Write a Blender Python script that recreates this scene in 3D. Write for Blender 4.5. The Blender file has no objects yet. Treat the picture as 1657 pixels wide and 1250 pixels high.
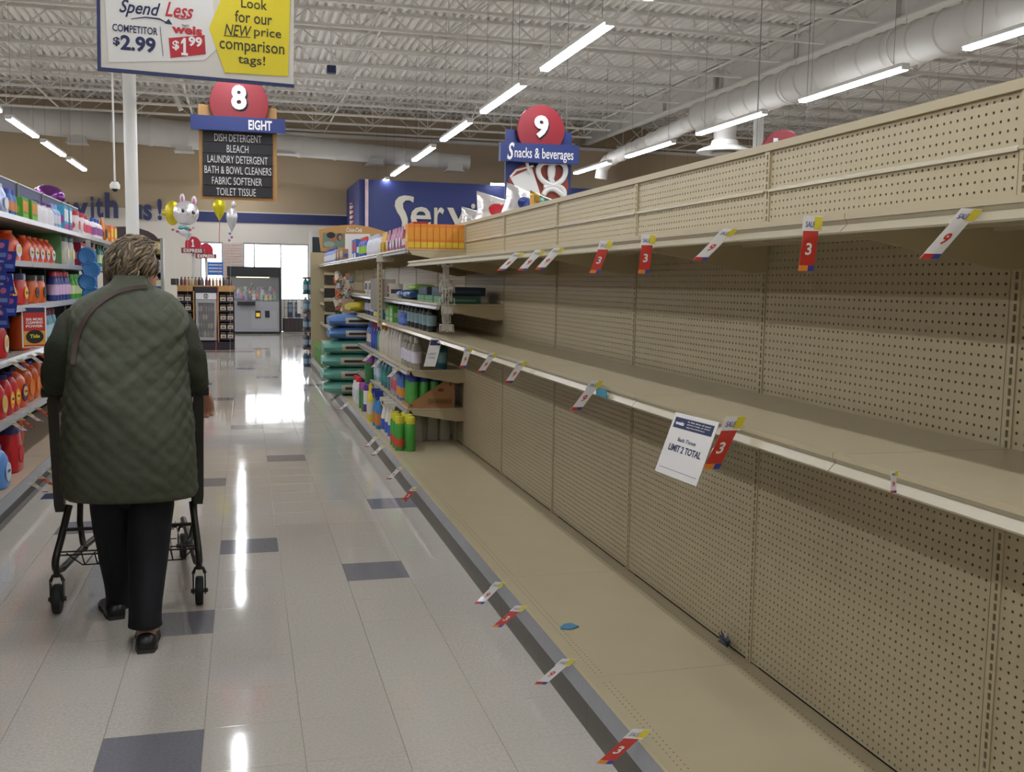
import bpy, math, random
from mathutils import Vector, Matrix, noise
random.seed(7)
V = Vector
scn = bpy.context.scene
# ------------------------------------------------------------------ camera, world, exposure
CAM_H = 1.45
YAW, PITCH, ROLL, FPX = .2613, .10204, .01576, 1623.2
_f = V((math.sin(YAW)*math.cos(PITCH), math.cos(YAW)*math.cos(PITCH), -math.sin(PITCH)))
_r0 = V((math.cos(YAW), -math.sin(YAW), 0)); _u0 = _r0.cross(_f)
RT = _r0*math.cos(ROLL)+_u0*math.sin(ROLL); UP = _u0*math.cos(ROLL)-_r0*math.sin(ROLL); FW = _f
EYE = V((0, 0, CAM_H))
cd = bpy.data.cameras.new('camera'); cam = bpy.data.objects.new('camera', cd)
scn.collection.objects.link(cam); scn.camera = cam
cd.sensor_width = 36; cd.lens = 36*FPX/1657; cd.clip_start = .05; cd.clip_end = 200
m = Matrix((RT, UP, -FW)).transposed().to_4x4(); m.translation = EYE; cam.matrix_world = m
w = bpy.data.worlds.new('sky'); scn.world = w; w.use_nodes = True
w.node_tree.nodes['Background'].inputs[0].default_value = (.93, .96, 1, 1)
w.node_tree.nodes['Background'].inputs[1].default_value = 15.0
vs = scn.view_settings; vs.view_transform = 'Standard'; vs.look = 'None'; vs.gamma = 1; vs.use_curve_mapping = False
vs.exposure = 0.0
LIGHT = 42.0          # strength of the strip lights' diffusers
LIGHT_COL = (.93, .95, 1.0)
try: scn.cycles.use_light_tree = True
except Exception: pass
scn.cycles.max_bounces = 8; scn.cycles.diffuse_bounces = 4; scn.cycles.glossy_bounces = 4
scn.cycles.sample_clamp_indirect = 6

def ray(px, py): return FW + RT*((px-828.5)/FPX) - UP*((py-625)/FPX)
def at(px, py, Y):
    d = ray(px, py); return EYE + d*(Y/d.y)
def atx(px, py, X):
    d = ray(px, py); return EYE + d*(X/d.x)

# ------------------------------------------------------------------ materials
def lin(h):
    if isinstance(h, (tuple, list)): return tuple(h)[:3]
    h = h.lstrip('#'); o = []
    for i in (0, 2, 4):
        c = int(h[i:i+2], 16)/255; o.append(c/12.92 if c <= .04045 else ((c+.055)/1.055)**2.4)
    return tuple(o)
MATS = {}
def mat(name, col='ffffff', rough=.5, metal=0, spec=.5, emit=0, noise_amt=0, noise_scale=30, bump=0, bump_scale=60, alpha=1, trans=0, coat=0, ecol=None):
    key = name
    if key in MATS: return MATS[key]
    M = bpy.data.materials.new(name); M.use_nodes = True; nt = M.node_tree
    b = nt.nodes['Principled BSDF']; c = lin(col)
    b.inputs['Base Color'].default_value = (*c, 1); b.inputs['Roughness'].default_value = rough
    b.inputs['Metallic'].default_value = metal; b.inputs['Specular IOR Level'].default_value = spec
    b.inputs['Coat Weight'].default_value = coat
    if emit:
        b.inputs['Emission Color'].default_value = (*(lin(ecol) if ecol else c), 1); b.inputs['Emission Strength'].default_value = emit
    if trans: b.inputs['Transmission Weight'].default_value = trans
    if alpha < 1: b.inputs['Alpha'].default_value = alpha
    if noise_amt or bump:
        tc = nt.nodes.new('ShaderNodeTexCoord')
    if noise_amt:
        n = nt.nodes.new('ShaderNodeTexNoise'); n.inputs['Scale'].default_value = noise_scale; n.inputs['Detail'].default_value = 4
        nt.links.new(tc.outputs['Object'], n.inputs['Vector'])
        mx = nt.nodes.new('ShaderNodeMix'); mx.data_type = 'RGBA'
        mx.inputs[6].default_value = (*[x*(1-noise_amt) for x in c], 1); mx.inputs[7].default_value = (*[min(1, x*(1+noise_amt)) for x in c], 1)
        nt.links.new(n.outputs['Fac'], mx.inputs[0]); nt.links.new(mx.outputs[2], b.inputs['Base Color'])
    if bump:
        n2 = nt.nodes.new('ShaderNodeTexNoise'); n2.inputs['Scale'].default_value = bump_scale; n2.inputs['Detail'].default_value = 3
        nt.links.new(tc.outputs['Object'], n2.inputs['Vector'])
        bp = nt.nodes.new('ShaderNodeBump'); bp.inputs['Strength'].default_value = bump; bp.inputs['Distance'].default_value = .01
        nt.links.new(n2.outputs['Fac'], bp.inputs['Height']); nt.links.new(bp.outputs['Normal'], b.inputs['Normal'])
    MATS[key] = M; return M
def pl(col, rough=.35): return mat('plastic_'+col+('' if rough == .35 else '_%d' % int(rough*100)), col, rough, noise_amt=.06, noise_scale=20)
def paper(col): return mat('paper_'+col, col, .6, noise_amt=.05, noise_scale=15)
def foil(col): return mat('foil_'+col, col, .28, .55, bump=.5, bump_scale=25)

BEIGE = mat('beige_enamel', 'b6aa8b', .38, noise_amt=.05, noise_scale=3)
BEIGE_GLOSS = mat('beige_enamel_deck', 'b8ac8e', .3, noise_amt=.08, noise_scale=4, bump=.02, bump_scale=6)
CORE_SHADE = mat('hardboard_and_slot_shade', '14141c', .9, spec=.1)  # near-black backing board; its colour also paints the shade inside slots and holes
KICK = mat('kick_plate_brown', '59544b', .45, noise_amt=.1)
RAILCLEAR = mat('price_channel_silver', '95979c', .25, .15, noise_amt=.05)
RAILGLOSS = mat('price_channel_beige', 'b0a78f', .28, noise_amt=.03)
WHITE = mat('white_paint', 'd8d8d4', .5, noise_amt=.04, noise_scale=5)
OFFW = mat('white_steel', 'c9c8c4', .5, noise_amt=.08, noise_scale=4)
NAVY = mat('navy_paint', '202b5c', .5, noise_amt=.06)
RED = mat('sign_red', '8f202d', .4, noise_amt=.05)
BLUE = mat('sign_blue', '293a78', .45, noise_amt=.05)
INKN = mat('ink_navy', '1d2750', .6); INKR = mat('ink_red', 'b32430', .6); INKB = mat('ink_black', '17171a', .6)
INKW = mat('ink_white', 'e8e8e6', .6); INKD = mat('ink_dark_olive', '3c3b22', .6)
YEL = mat('sign_yellow', 'd9c822', .5, noise_amt=.04)
WOODP = mat('pale_wood', 'b98d55', .5, noise_amt=.12, noise_scale=12)
BLACK = mat('black_plastic', '17181b', .4, noise_amt=.1)
CABLE = mat('cable_grey', '6c6c70', .6)
CHROME = mat('chrome', 'b8b8bc', .2, 1)
GLASS = mat('clear_glass', 'f4f8fa', .03, alpha=.12, spec=.6)

# ------------------------------------------------------------------ mesh builder
class MB:
    def __init__(s): s.v = []; s.f = []; s.mi = []; s.cur = 0
    def add(s, vs, fs):
        o = len(s.v); s.v += [tuple(x) for x in vs]; s.f += [tuple(i+o for i in f) for f in fs]; s.mi += [s.cur]*len(fs); return s
    def box(s, x0, x1, y0, y1, z0, z1):
        vs = [(x, y, z) for z in (z0, z1) for y in (y0, y1) for x in (x0, x1)]
        return s.add(vs, [(0, 2, 3, 1), (4, 5, 7, 6), (0, 1, 5, 4), (2, 6, 7, 3), (0, 4, 6, 2), (1, 3, 7, 5)])
    def bbox(s, x0, x1, y0, y1, z0, z1, b=.004):   # box with chamfered vertical edges and top
        b = min(b, (x1-x0)*.4, (y1-y0)*.4, (z1-z0)*.4)
        def ring(i, z): return [(x0+i+b, y0+i, z), (x1-i-b, y0+i, z), (x1-i, y0+i+b, z), (x1-i, y1-i-b, z), (x1-i-b, y1-i, z), (x0+i+b, y1-i, z), (x0+i, y1-i-b, z), (x0+i, y0+i+b, z)]
        return s.loft([ring(b*.6, z0), ring(0, z0+b), ring(0, z1-b), ring(b*.6, z1)])
    def bar(s, p0, p1, w, h=None, upv=(0, 0, 1)):
        p0, p1 = V(p0), V(p1); h = h or w; d = (p1-p0).normalized(); u = V(upv)
        if abs(d.dot(u)) > .98: u = V((0, 1, 0))
        a = d.cross(u).normalized(); u = a.cross(d); vs = []
        for p in (p0, p1):
            for q in ((-1, -1), (1, -1), (1, 1), (-1, 1)): vs.append(p+a*(q[0]*w/2)+u*(q[1]*h/2))
        return s.add(vs, [(3, 2, 1, 0), (4, 5, 6, 7), (0, 1, 5, 4), (1, 2, 6, 5), (2, 3, 7, 6), (3, 0, 4, 7)])
    def loft(s, rings, cap=True, closed=True):
        n = len(rings[0]); vs = [p for r in rings for p in r]; fs = []
        for i in range(len(rings)-1):
            for j in range(n if closed else n-1):
                k = (j+1) % n; fs.append((i*n+j, i*n+k, (i+1)*n+k, (i+1)*n+j))
        if cap and closed: fs.append(tuple(range(n-1, -1, -1))); fs.append(tuple((len(rings)-1)*n+j for j in range(n)))
        return s.add(vs, fs)
    def tube(s, pts, r, n=8, cap=True, flat=1):
        pts = [V(p) for p in pts]; R = r if isinstance(r, (list, tuple)) else [r]*len(pts); rings = []; u = None
        for i, p in enumerate(pts):
            d = (pts[min(i+1, len(pts)-1)]-pts[max(i-1, 0)]).normalized()
            if u is None: u = V((0, 0, 1)) if abs(d.z) < .9 else V((1, 0, 0))
            a = d.cross(u).normalized(); u = a.cross(d).normalized()
            rings.append([p+a*(math.cos(2*math.pi*k/n)*R[i])+u*(math.sin(2*math.pi*k/n)*R[i]*flat) for k in range(n)])
        return s.loft(rings, cap)
    def lathe(s, prof, c=(0, 0, 0), n=16, ax='z', squash=1):
        rings = []
        for r, z in prof:
            ring = []
            for k in range(n):
                a = 2*math.pi*k/n; x, y = r*math.cos(a), r*math.sin(a)*squash
                ring.append((c[0]+x, c[1]+y, c[2]+z) if ax == 'z' else ((c[0]+x, c[1]-z, c[2]+y) if ax == 'y' else (c[0]+z, c[1]+x, c[2]+y)))
            rings.append(ring)
        return s.loft(rings)
    def sell(s, rows, e=2.6, n=20):                 # rows: (cx, cy, z, half width, half depth)
        rings = []
        for cx, cy, z, a, b in rows:
            ring = []
            for k in range(n):
                t = 2*math.pi*k/n; c, q = math.cos(t), math.sin(t)
                ring.append((cx+a*math.copysign(abs(c)**(2/e), c), cy+b*math.copysign(abs(q)**(2/e), q), z))
            rings.append(ring)
        return s.loft(rings)
    def ball(s, c, rx, ry, rz, n=12, m=8):
        rings = []
        for i in range(m+1):
            t = math.pi*(.02+.96*i/m); rings.append([(c[0]+rx*math.sin(t)*math.cos(2*math.pi*k/n), c[1]+ry*math.sin(t)*math.sin(2*math.pi*k/n), c[2]-rz*math.cos(t)) for k in range(n)])
        return s.loft(rings)
    def prism(s, poly, P, th):                      # poly in (u,v); P = (origin, right, up) ; extruded towards the viewer (right x up)
        o, r, u = P; nn = r.cross(u).normalized(); n = len(poly)
        a = [o+r*p[0]+u*p[1] for p in poly]; b = [q+nn*th for q in a]
        return s.add(a+b, [tuple(range(n-1, -1, -1)), tuple(range(n, 2*n))]+[(i, (i+1) % n, n+(i+1) % n, n+i) for i in range(n)])
    def text(s, body, P, box, bold=0, shear=0, th=.002, lift=0, keep=None):
        vs, fs = text_geo(body, bold, shear)
        x0 = min(q[0] for q in vs); x1 = max(q[0] for q in vs); y0 = min(q[1] for q in vs); y1 = max(q[1] for q in vs)
        u0, u1, v0, v1 = box; sx = (u1-u0)/(x1-x0); sy = (v1-v0)/(y1-y0)
        if keep == 'h':                              # keep height, natural width, left aligned
            sx = sy
        elif keep == 'c':
            sx = sy; mid = (u0+u1)/2; u0 = mid-(x1-x0)*sx/2
        o, r, u = P; nn = r.cross(u).normalized()
        return s.add([o+r*(u0+(q[0]-x0)*sx)+u*(v0+(q[1]-y0)*sy)+nn*(lift+q[2]*th) for q in vs], fs)
    def build(s, name, mats, parent=None, smooth=True, local=False, ang=40, coll=None):
        me = bpy.data.meshes.new(name); vs = s.v
        if parent is not None and not local:
            L = world_loc(parent); vs = [(a-L[0], b-L[1], c-L[2]) for a, b, c in vs]
        me.from_pydata(vs, [], s.f)
        if not isinstance(mats, (list, tuple)): mats = [mats]
        for q in mats: me.materials.append(q)
        if len(mats) > 1: me.polygons.foreach_set('material_index', s.mi)
        if smooth:
            me.polygons.foreach_set('use_smooth', [True]*len(me.polygons))
            try: me.set_sharp_from_angle(angle=math.radians(ang))
            except Exception: pass
        me.update()
        o = bpy.data.objects.new(name, me); scn.collection.objects.link(o)
        if parent is not None: o.parent = parent
        return o
def world_loc(o):
    L = V(o.location); p = o.parent
    while p is not None: L = L+V(p.location); p = p.parent
    return L
_tc = {}
def text_geo(body, bold, shear):
    k = (body, bold, shear)
    if body == '1' and k not in _tc:             # a figure one with flag and foot
        o = [(.12, 0), (.62, 0), (.62, .1), (.47, .1), (.47, .72), (.3, .72), (.1, .56), (.1, .45), (.27, .52), (.27, .1), (.12, .1)]
        _tc[k] = ([(a, b, z) for z in (0, 1) for a, b in o], [tuple(range(10, -1, -1)), tuple(range(11, 22))]+[(i, (i+1) % 11, 11+(i+1) % 11, 11+i) for i in range(11)])
    if k not in _tc:
        cu = bpy.data.curves.new('t', 'FONT'); cu.body = body; cu.size = 1; cu.extrude = .5; cu.offset = bold; cu.shear = shear
        cu.resolution_u = 3
        ob = bpy.data.objects.new('t', cu); me = bpy.data.meshes.new_from_object(ob)
        _tc[k] = ([(q.co.x, q.co.y, q.co.z+.5) for q in me.vertices], [tuple(p.vertices) for p in me.polygons])
        bpy.data.objects.remove(ob); bpy.data.meshes.remove(me); bpy.data.curves.remove(cu)
    return _tc[k]
def tag(o, label=None, cat=None, group=None, kind=None):
    if label: o['label'] = label
    if cat: o['category'] = cat
    if group: o['group'] = group
    if kind: o['kind'] = kind
    return o
def thing(name, loc, label, cat, group=None, rz=0):
    o = bpy.data.objects.new(name, None); o.empty_display_size = .05; scn.collection.objects.link(o)
    o.location = loc; o.rotation_euler = (0, 0, rz); return tag(o, label, cat, group)
KIDS = {}
def copy_tree(o, loc=None, rz=None, label=None, group=None):
    def cp(x, par):
        c = x.copy(); scn.collection.objects.link(c)
        if par is not None: c.parent = par
        for ch in x.children: cp(ch, c)
        return c
    c = cp(o, None)
    if loc is not None: c.location = loc
    if rz is not None: c.rotation_euler = (0, 0, rz)
    if label: c['label'] = label
    if group: c['group'] = group
    return c
def link_part(name, mesh, parent, loc=(0, 0, 0), scale=None):
    o = bpy.data.objects.new(name, mesh); scn.collection.objects.link(o); o.parent = parent; o.location = loc
    if scale: o.scale = scale
    return o
def plane_y(Y): return (V((0, Y, 0)), V((1, 0, 0)), V((0, 0, 1)))
def pbox(x0, x1, y0, y1, Y):                        # picture box -> (u0,u1,v0,v1) on the plane y=Y
    a = at(x0, (y0+y1)/2, Y); b = at(x1, (y0+y1)/2, Y); c = at((x0+x1)/2, y0, Y); d = at((x0+x1)/2, y1, Y)
    return (a.x, b.x, d.z, c.z)
def ordinal(n): return ['nearest', 'second', 'third', 'fourth', 'fifth', 'sixth', 'seventh', 'eighth', 'ninth', 'tenth', 'eleventh', 'twelfth', 'thirteenth', 'fourteenth', 'fifteenth', 'sixteenth', 'seventeenth', 'eighteenth', 'nineteenth', 'twentieth'][n] if n < 20 else str(n+1)+'th'

def catmull(rows, n):
    out = []; m_ = len(rows)
    for i in range(n):
        s = i/(n-1)*(m_-1); k = min(int(s), m_-2); t = s-k
        p = [rows[max(k-1, 0)], rows[k], rows[k+1], rows[min(k+2, m_-1)]]
        out.append([.5*(2*p[1][j]+(p[2][j]-p[0][j])*t+(2*p[0][j]-5*p[1][j]+4*p[2][j]-p[3][j])*t*t+(3*p[1][j]-p[0][j]-3*p[2][j]+p[3][j])*t**3) for j in range(len(p[1]))])
    return out

# ------------------------------------------------------------------ room shell
X0, X1, Y0, Y1, ZC = -12.0, 17.0, -7.0, 29.0, 6.15
floor = tag(MB().box(X0, X1, Y0, Y1, -.12, -.0035).build('floor', mat('floor_grout', '8a857b', .6), smooth=False), kind='structure')
def tile_mat(name, c1, c2, c3):
    M = bpy.data.materials.new(name); M.use_nodes = True; nt = M.node_tree; b = nt.nodes['Principled BSDF']
    tc = nt.nodes.new('ShaderNodeTexCoord'); oi = nt.nodes.new('ShaderNodeObjectInfo')
    ge = nt.nodes.new('ShaderNodeNewGeometry')
    n = nt.nodes.new('ShaderNodeTexNoise'); n.inputs['Scale'].default_value = 90; n.inputs['Detail'].default_value = 5
    n2 = nt.nodes.new('ShaderNodeTexNoise'); n2.inputs['Scale'].default_value = 3.0; n2.inputs['Detail'].default_value = 4
    nt.links.new(ge.outputs['Position'], n.inputs['Vector']); nt.links.new(ge.outputs['Position'], n2.inputs['Vector'])
    r = nt.nodes.new('ShaderNodeValToRGB'); e = r.color_ramp.elements
    e[0].position = .33; e[0].color = (*lin(c1), 1); e[1].position = .62; e[1].color = (*lin(c2), 1)
    nt.links.new(n.outputs['Fac'], r.inputs[0])
    mx = nt.nodes.new('ShaderNodeMix'); mx.data_type = 'RGBA'; nt.links.new(r.outputs[0], mx.inputs[6]); mx.inputs[7].default_value = (*lin(c3), 1)
    ml = nt.nodes.new('ShaderNodeMath'); ml.operation = 'MULTIPLY'; ml.inputs[1].default_value = .5
    nt.links.new(oi.outputs['Random'], ml.inputs[0]); nt.links.new(ml.outputs[0], mx.inputs[0])
    nt.links.new(mx.outputs[2], b.inputs['Base Color'])
    mr = nt.nodes.new('ShaderNodeMapRange'); mr.inputs[3].default_value = .03; mr.inputs[4].default_value = .11
    nt.links.new(n2.outputs['Fac'], mr.inputs[0]); nt.links.new(mr.outputs[0], b.inputs['Roughness'])
    b.inputs['Specular IOR Level'].default_value = .5; b.inputs['Specular IOR Level'].default_value = .36
    bp = nt.nodes.new('ShaderNodeBump'); bp.inputs['Strength'].default_value = .06; bp.inputs['Distance'].default_value = .01
    nt.links.new(n2.outputs['Fac'], bp.inputs['Height']); nt.links.new(bp.outputs['Normal'], b.inputs['Normal'])
    return M
TL = tile_mat('vinyl_tile_cream', 'bab4aa', 'cbc6bd', 'c3beb3')
TG = tile_mat('vinyl_tile_grey', '78787f', '86868e', '7d7d84')
TR = tile_mat('vinyl_tile_red', '8a3f3c', '9a4a45', '8f4440')
T = .305
def tile_mesh(mt, name):
    g = .0005; mb = MB(); b = .0012
    mb.loft([[(g, g, -.004), (T-g, g, -.004), (T-g, T-g, -.004), (g, T-g, -.004)], [(g, g, -b), (T-g, g, -b), (T-g, T-g, -b), (g, T-g, -b)], [(g+b, g+b, 0), (T-g-b, g+b, 0), (T-g-b, T-g-b, 0), (g+b, T-g-b, 0)]])
    o = mb.build(name, mt, smooth=False); me = o.data; bpy.data.objects.remove(o); return me
tl, tg, tr = tile_mesh(TL, 'floor_tile'), tile_mesh(TG, 'floor_tile_grey'), tile_mesh(TR, 'floor_tile_red')
GREY = {(1, -1), (-1, 1), (-2, -3), (2, 4), (-2, 7), (0, 10), (-4, 3), (-2, -7), (-3, 13), (-1, 16), (-4, 19), (0, 21), (-2, 24), (1, 27), (-3, 30), (0, 33), (2, 29), (2, 41), (-1, 38)}
REDT = {(-1, 51), (-2, 51), (-3, 51), (0, 54), (-4, 51)}
count = 0
far = MB()
def tq(mb, i, j):
    x, y, g = .165+T*i, 5.09+T*j, .0006; mb.add([(x+g, y+g, 0), (x+T-g, y+g, 0), (x+T-g, y+T-g, 0), (x+g, y+T-g, 0)], [(0, 1, 2, 3)])
for j in range(-9, 24):
    for i in range(-6, 3):
        if count >= 300: break
        gr = (i, j) in GREY
        o = bpy.data.objects.new('floor_tile', tg if gr else tl); scn.collection.objects.link(o); o.parent = floor; o.location = (.165+T*i, 5.09+T*j, 0); count += 1
        if gr: o['label'] = 'grey vinyl accent tile'
fm = MB()
for j in range(int((Y0-5.09)/T), int((Y1-5.09)/T)):
    for i in range(int((X0-.165)/T), int((X1-.165)/T)):
        if -9 <= j < 24 and -6 <= i < 3: continue
        fm.cur = 1 if ((i, j) in GREY or ((i*7+j*13) % 31 == 5 and not -6 <= i < 3)) else (2 if (i, j) in REDT else 0)
        tq(fm, i, j)
tag(fm.build('floor_tile', [TL, TG, TR], floor, smooth=False), kind='stuff')

WALLC = mat('wall_tan_paint', 'a8967b', .8, noise_amt=.05, noise_scale=.6)
WALLW = mat('wall_cream_paint', 'd3cdc2', .8, noise_amt=.03, noise_scale=1)
def wall(name, mb, mt): return tag(mb.build(name, mt, smooth=False), kind='structure')
# far wall with the window openings
zb, zt = .86, 2.46; wx0, wx1 = -1.16, -.04; vx0, vx1 = -.04, 1.78
fw = MB()
fw.box(X0, X1, Y1, Y1+.25, 3.30, ZC+.1)
fw.cur = 1
fw.box(X0, -1.16, Y1, Y1+.25, 0, 3.30); fw.box(1.78, X1, Y1, Y1+.25, 0, 3.30)
fw.box(-1.16, 1.78, Y1, Y1+.25, zt, 3.30); fw.box(-1.16, 1.78, Y1, Y1+.25, 0, zb)
wall('wall_far', fw, [WALLC, WALLW])
wall('wall_near', MB().box(X0, X1, Y0-.2, Y0, 0, ZC+.1), WALLC)
wall('wall_left', MB().box(X0-.2, X0, Y0, Y1, 0, ZC+.1), WALLC)
wall('wall_right', MB().box(X1, X1+.2, Y0, Y1, 0, ZC+.1), WALLC)
wall('trim_1', MB().box(-1.55, 2.9, Y1-.03, Y1, 3.0, 3.27), NAVY)
wall('trim_2', MB().box(7, X1, Y1-.06, Y1, 3.27, 3.5), OFFW)
# windows
FRAME = mat('window_frame_aluminium', '9fa3a8', .4, .5)
def window(name, x0, x1, mulls):
    o = MB()
    for a, b in ((x0, x0+.045), (x1-.045, x1)): o.box(a, b, Y1+.06, Y1+.14, zb, zt)
    for a, b in ((zb, zb+.05), (zt-.05, zt)): o.box(x0+.045, x1-.045, Y1+.06, Y1+.14, a, b)
    for q in mulls: o.box(q-.02, q+.02, Y1+.065, Y1+.135, zb+.05, zt-.05)
    w_ = tag(o.build(name, FRAME, smooth=False), kind='structure')
    xs = [x0+.045]+mulls+[x1-.045]
    for a, b in zip(xs[:-1], xs[1:]):
        MB().box(a+.02, b-.02, Y1+.095, Y1+.105, zb+.05, zt-.05).build('window_pane', GLASS, w_, smooth=False)
window('window_1', -1.16, -.55, [])
window('window_2', -.02, 1.78, [.28, 1.0])
# pale brick pier between the windows: individual bricks
BR = mat('pale_brick', 'cdb8ae', .85, noise_amt=.12, noise_scale=8)
pier = tag(MB().box(-.55, -.02, Y1-.02, Y1+.2, zb, zt).build('wall_pier', mat('mortar', 'd5cfc8', .9), smooth=False), kind='structure')
bm_ = MB().bbox(0, .2, 0, .03, 0, .062, .003).build('brick', BR, smooth=False); bme = bm_.data; bpy.data.objects.remove(bm_)
z = zb+.01; k = 0
while z < zt-.06:
    xs = [-.54, -.33, -.12] if k % 2 == 0 else [-.54, -.43, -.22]
    ws = [.2, .2, .09] if k % 2 == 0 else [.1, .2, .19]
    for a, b in zip(xs, ws): link_part('brick', bme, pier, (a, Y1-.045, z), (b/.2, 1, 1))
    z += .075; k += 1

# ceiling: fluted steel deck, bar joists, girder
DECK = mat('deck_white_steel', 'e4e1db', .6, noise_amt=.1, noise_scale=2)
JST = mat('joist_white_steel', 'c9c6bf', .6, noise_amt=.1, noise_scale=3)
dk = MB(); prof = []; x = X0
while x < X1: prof += [(x, ZC), (x+.06, ZC), (x+.085, ZC+.075), (x+.135, ZC+.075)]; x += .16
prof.append((X1, ZC))
dk.loft([[(a, Y0, b) for a, b in prof], [(a, Y1, b) for a, b in prof]], closed=False)
dk.box(X0, X1, Y0, Y1, ZC+.1, ZC+.2)
ceiling = tag(dk.build('ceiling', DECK, smooth=False), kind='structure')
jm = MB(); zb_, zt_ = 5.5, ZC-.03
def chord(mb, xa, xb):
    mb.bar((xa, 0, zt_), (xb, 0, zt_), .09, .05); mb.bar((xa+.5, 0, zb_), (xb-.5, 0, zb_), .08, .045)
    n = max(2, round((xb-xa)/1.5)); st = (xb-xa)/n
    for k in range(n):
        a = xa+k*st; mb.bar((a, 0, zt_-.02), (a+st/2, 0, zb_+.02), .024); mb.bar((a+st/2, 0, zb_+.02), (a+st, 0, zt_-.02), .024)
        mb.bar((a+st/2, 0, zt_), (a+st/2, 0, zb_), .018)
chord(jm, X0, 9.85); chord(jm, 10.15, X1)
j0 = jm.build('roof_joist', JST, ceiling, smooth=False); jl = []
y = 16.7
while y > 1.5: y -= 1.45
while y < Y1-.3: jl.append(y); y += 1.45
j0.location = (0, jl[0], 0)
for y in jl[1:]: link_part('roof_joist', j0.data, ceiling, (0, y, 0))
for x in (-8, -4.3, -1.2, 2.2, 5.6, 8.6, 12.5):
    mb = MB(); mb.bar((x, jl[0], zb_+.03), (x, Y1, zb_+.03), .03); mb.bar((x+.1, jl[0], zt_-.05), (x+.1, Y1, zt_-.05), .03)
    if x in (-1.2, 5.6):
        for a, b in zip(jl[:-1], jl[1:]): mb.bar((x, a, zb_+.03), (x, b, zt_-.05), .022); mb.bar((x, a, zt_-.05), (x, b, zb_+.03), .022)
    mb.build('bridging', JST, ceiling, smooth=False)
gd = MB(); GX = 9.9
gd.box(GX-.012, GX+.012, Y0, Y1, 5.62, 6.08); gd.box(GX-.11, GX+.11, Y0, Y1, 5.59, 5.62); gd.box(GX-.11, GX+.11, Y0, Y1, 6.08, 6.11)
for y in range(2, 29, 3): gd.box(GX-.1, GX-.012, y-.006, y+.006, 5.62, 6.08)
gd.build('girder', JST, ceiling, smooth=False)
gp = MB()
for y in (12.3, 20.3): gp.box(GX-.16, GX-.11, y-.12, y+.12, 5.66, 5.98)
gp.build('girder_plate', JST, ceiling, smooth=False)
mb = MB(); mb.box(X0, X1, Y1-.2, Y1, 5.42, 5.50); mb.build('wall_beam', JST, ceiling, smooth=False)
for (px, py, Y, dx) in ((268, 122, 25.5, -.2),):
    a = at(268, 118, 25); b = at(293, 178, 25); MB().bar(a, b, .16, .1).build('brace', JST, ceiling, smooth=False)
# steel columns
def column(x, y, r, label):
    zt2 = 5.57 if x > 5 else ZC-.06
    t = thing('steel_column', (x, y, 0), label, 'column')
    MB().lathe([(r, 0), (r, zt2)], (x, y, 0), 24).build('pole', WHITE, t); MB().box(x-.16, x+.16, y-.16, y+.16, 0, .02).build('base_plate', OFFW, t)
    MB().box(x-.14, x+.14, y-.14, y+.14, zt2, zt2+.02).build('cap_plate', OFFW, t)
column(-1.62, 16.3, .095, 'round white steel column rising behind the left shelf run')
column(9.9, 18.4, .1, 'round white steel column beyond the empty shelves near the ceiling diffuser')

# ducts
DUCT = mat('duct_white', 'b2afa9', .55, noise_amt=.06, noise_scale=3)
def ribbed(mb, a, b, r0, r1, n, seg=.6):
    a, b = V(a), V(b); L = (b-a).length; k = max(2, int(L/seg)); pts = []; rs = []
    for i in range(k+1):
        t = i/k; p = a.lerp(b, t); r = r0+(r1-r0)*t
        if i: pts.append(a.lerp(b, t-.02*1/k*2)); rs.append(r)
        pts.append(a.lerp(b, t)); rs.append(r+.018)
        if i < k: pts.append(a.lerp(b, t+.06/k)); rs.append(r+.018); pts.append(a.lerp(b, t+.1/k)); rs.append(r)
    mb.tube(pts, rs, n)
pa, pb_, pc_, pd_ = atx(1581, 36, 8.0), atx(1220, 160, 8.0), atx(1135, 190, 8.0), atx(992, 256, 8.0)
dz = (pb_.z-pa.z)/(pb_.y-pa.y)
def dzz(y): return pa.z+dz*(y-pa.y)
t = thing('air_duct', (8, 12, pa.z), 'large round white ribbed air duct above the empty shelves', 'duct')
mb = MB(); ribbed(mb, (8, -5, dzz(-5)), (8, pc_.y, dzz(pc_.y)), .26, .25, 28, .5); mb.build('duct_pipe', DUCT, t)
mb = MB(); ribbed(mb, (8, pc_.y, pc_.z), (8, pd_.y, pd_.z), .14, .14, 24, .5); mb.tube([(8, pd_.y, pd_.z), (7.98, pd_.y+.3, pd_.z-.03), (7.94, pd_.y+.5, pd_.z-.16), (7.92, pd_.y+.55, pd_.z-.4)], .14, 20); mb.build('reducer_pipe', DUCT, t)
for y in (6, 8.6, 11.2, 13.8):
    mb = MB(); mb.bar((8, y, dzz(y)+.28), (8, y, 5.55), .012); mb.tube([(8+.275*math.cos(q), y, dzz(y)+.275*math.sin(q)) for q in [k*math.pi/12 for k in range(25)]], .01, 6); mb.build('hanger', JST, t)
t = thing('air_duct', (0, 27.4, 5.0), 'long white air duct with drop boxes running along the far wall', 'duct')
mb = MB(); ribbed(mb, (-11.5, 27.4, 5.62), (-.4, 27.4, 5.03), .37, .34, 24, .9); mb.build('duct_pipe', DUCT, t)
mb = MB(); ribbed(mb, (-.4, 27.4, 5.03), (6.0, 27.4, 4.72), .3, .2, 24, .9); mb.build('reducer_pipe', DUCT, t)
for px, py in ((125, 222), (298, 236), (462, 240), (607, 257), (735, 268)):
    p = at(px, py, 27.4); mb = MB(); mb.box(p.x-.2, p.x+.2, 27.2, 27.6, p.z-.15, p.z+.2); mb.box(p.x-.24, p.x+.24, 27.16, 27.64, p.z-.17, p.z-.14)
    mb.build('drop_box', DUCT, t, smooth=False)
q = atx(1172, 247, 8.0); zq = q.z; yq = q.y
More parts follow.
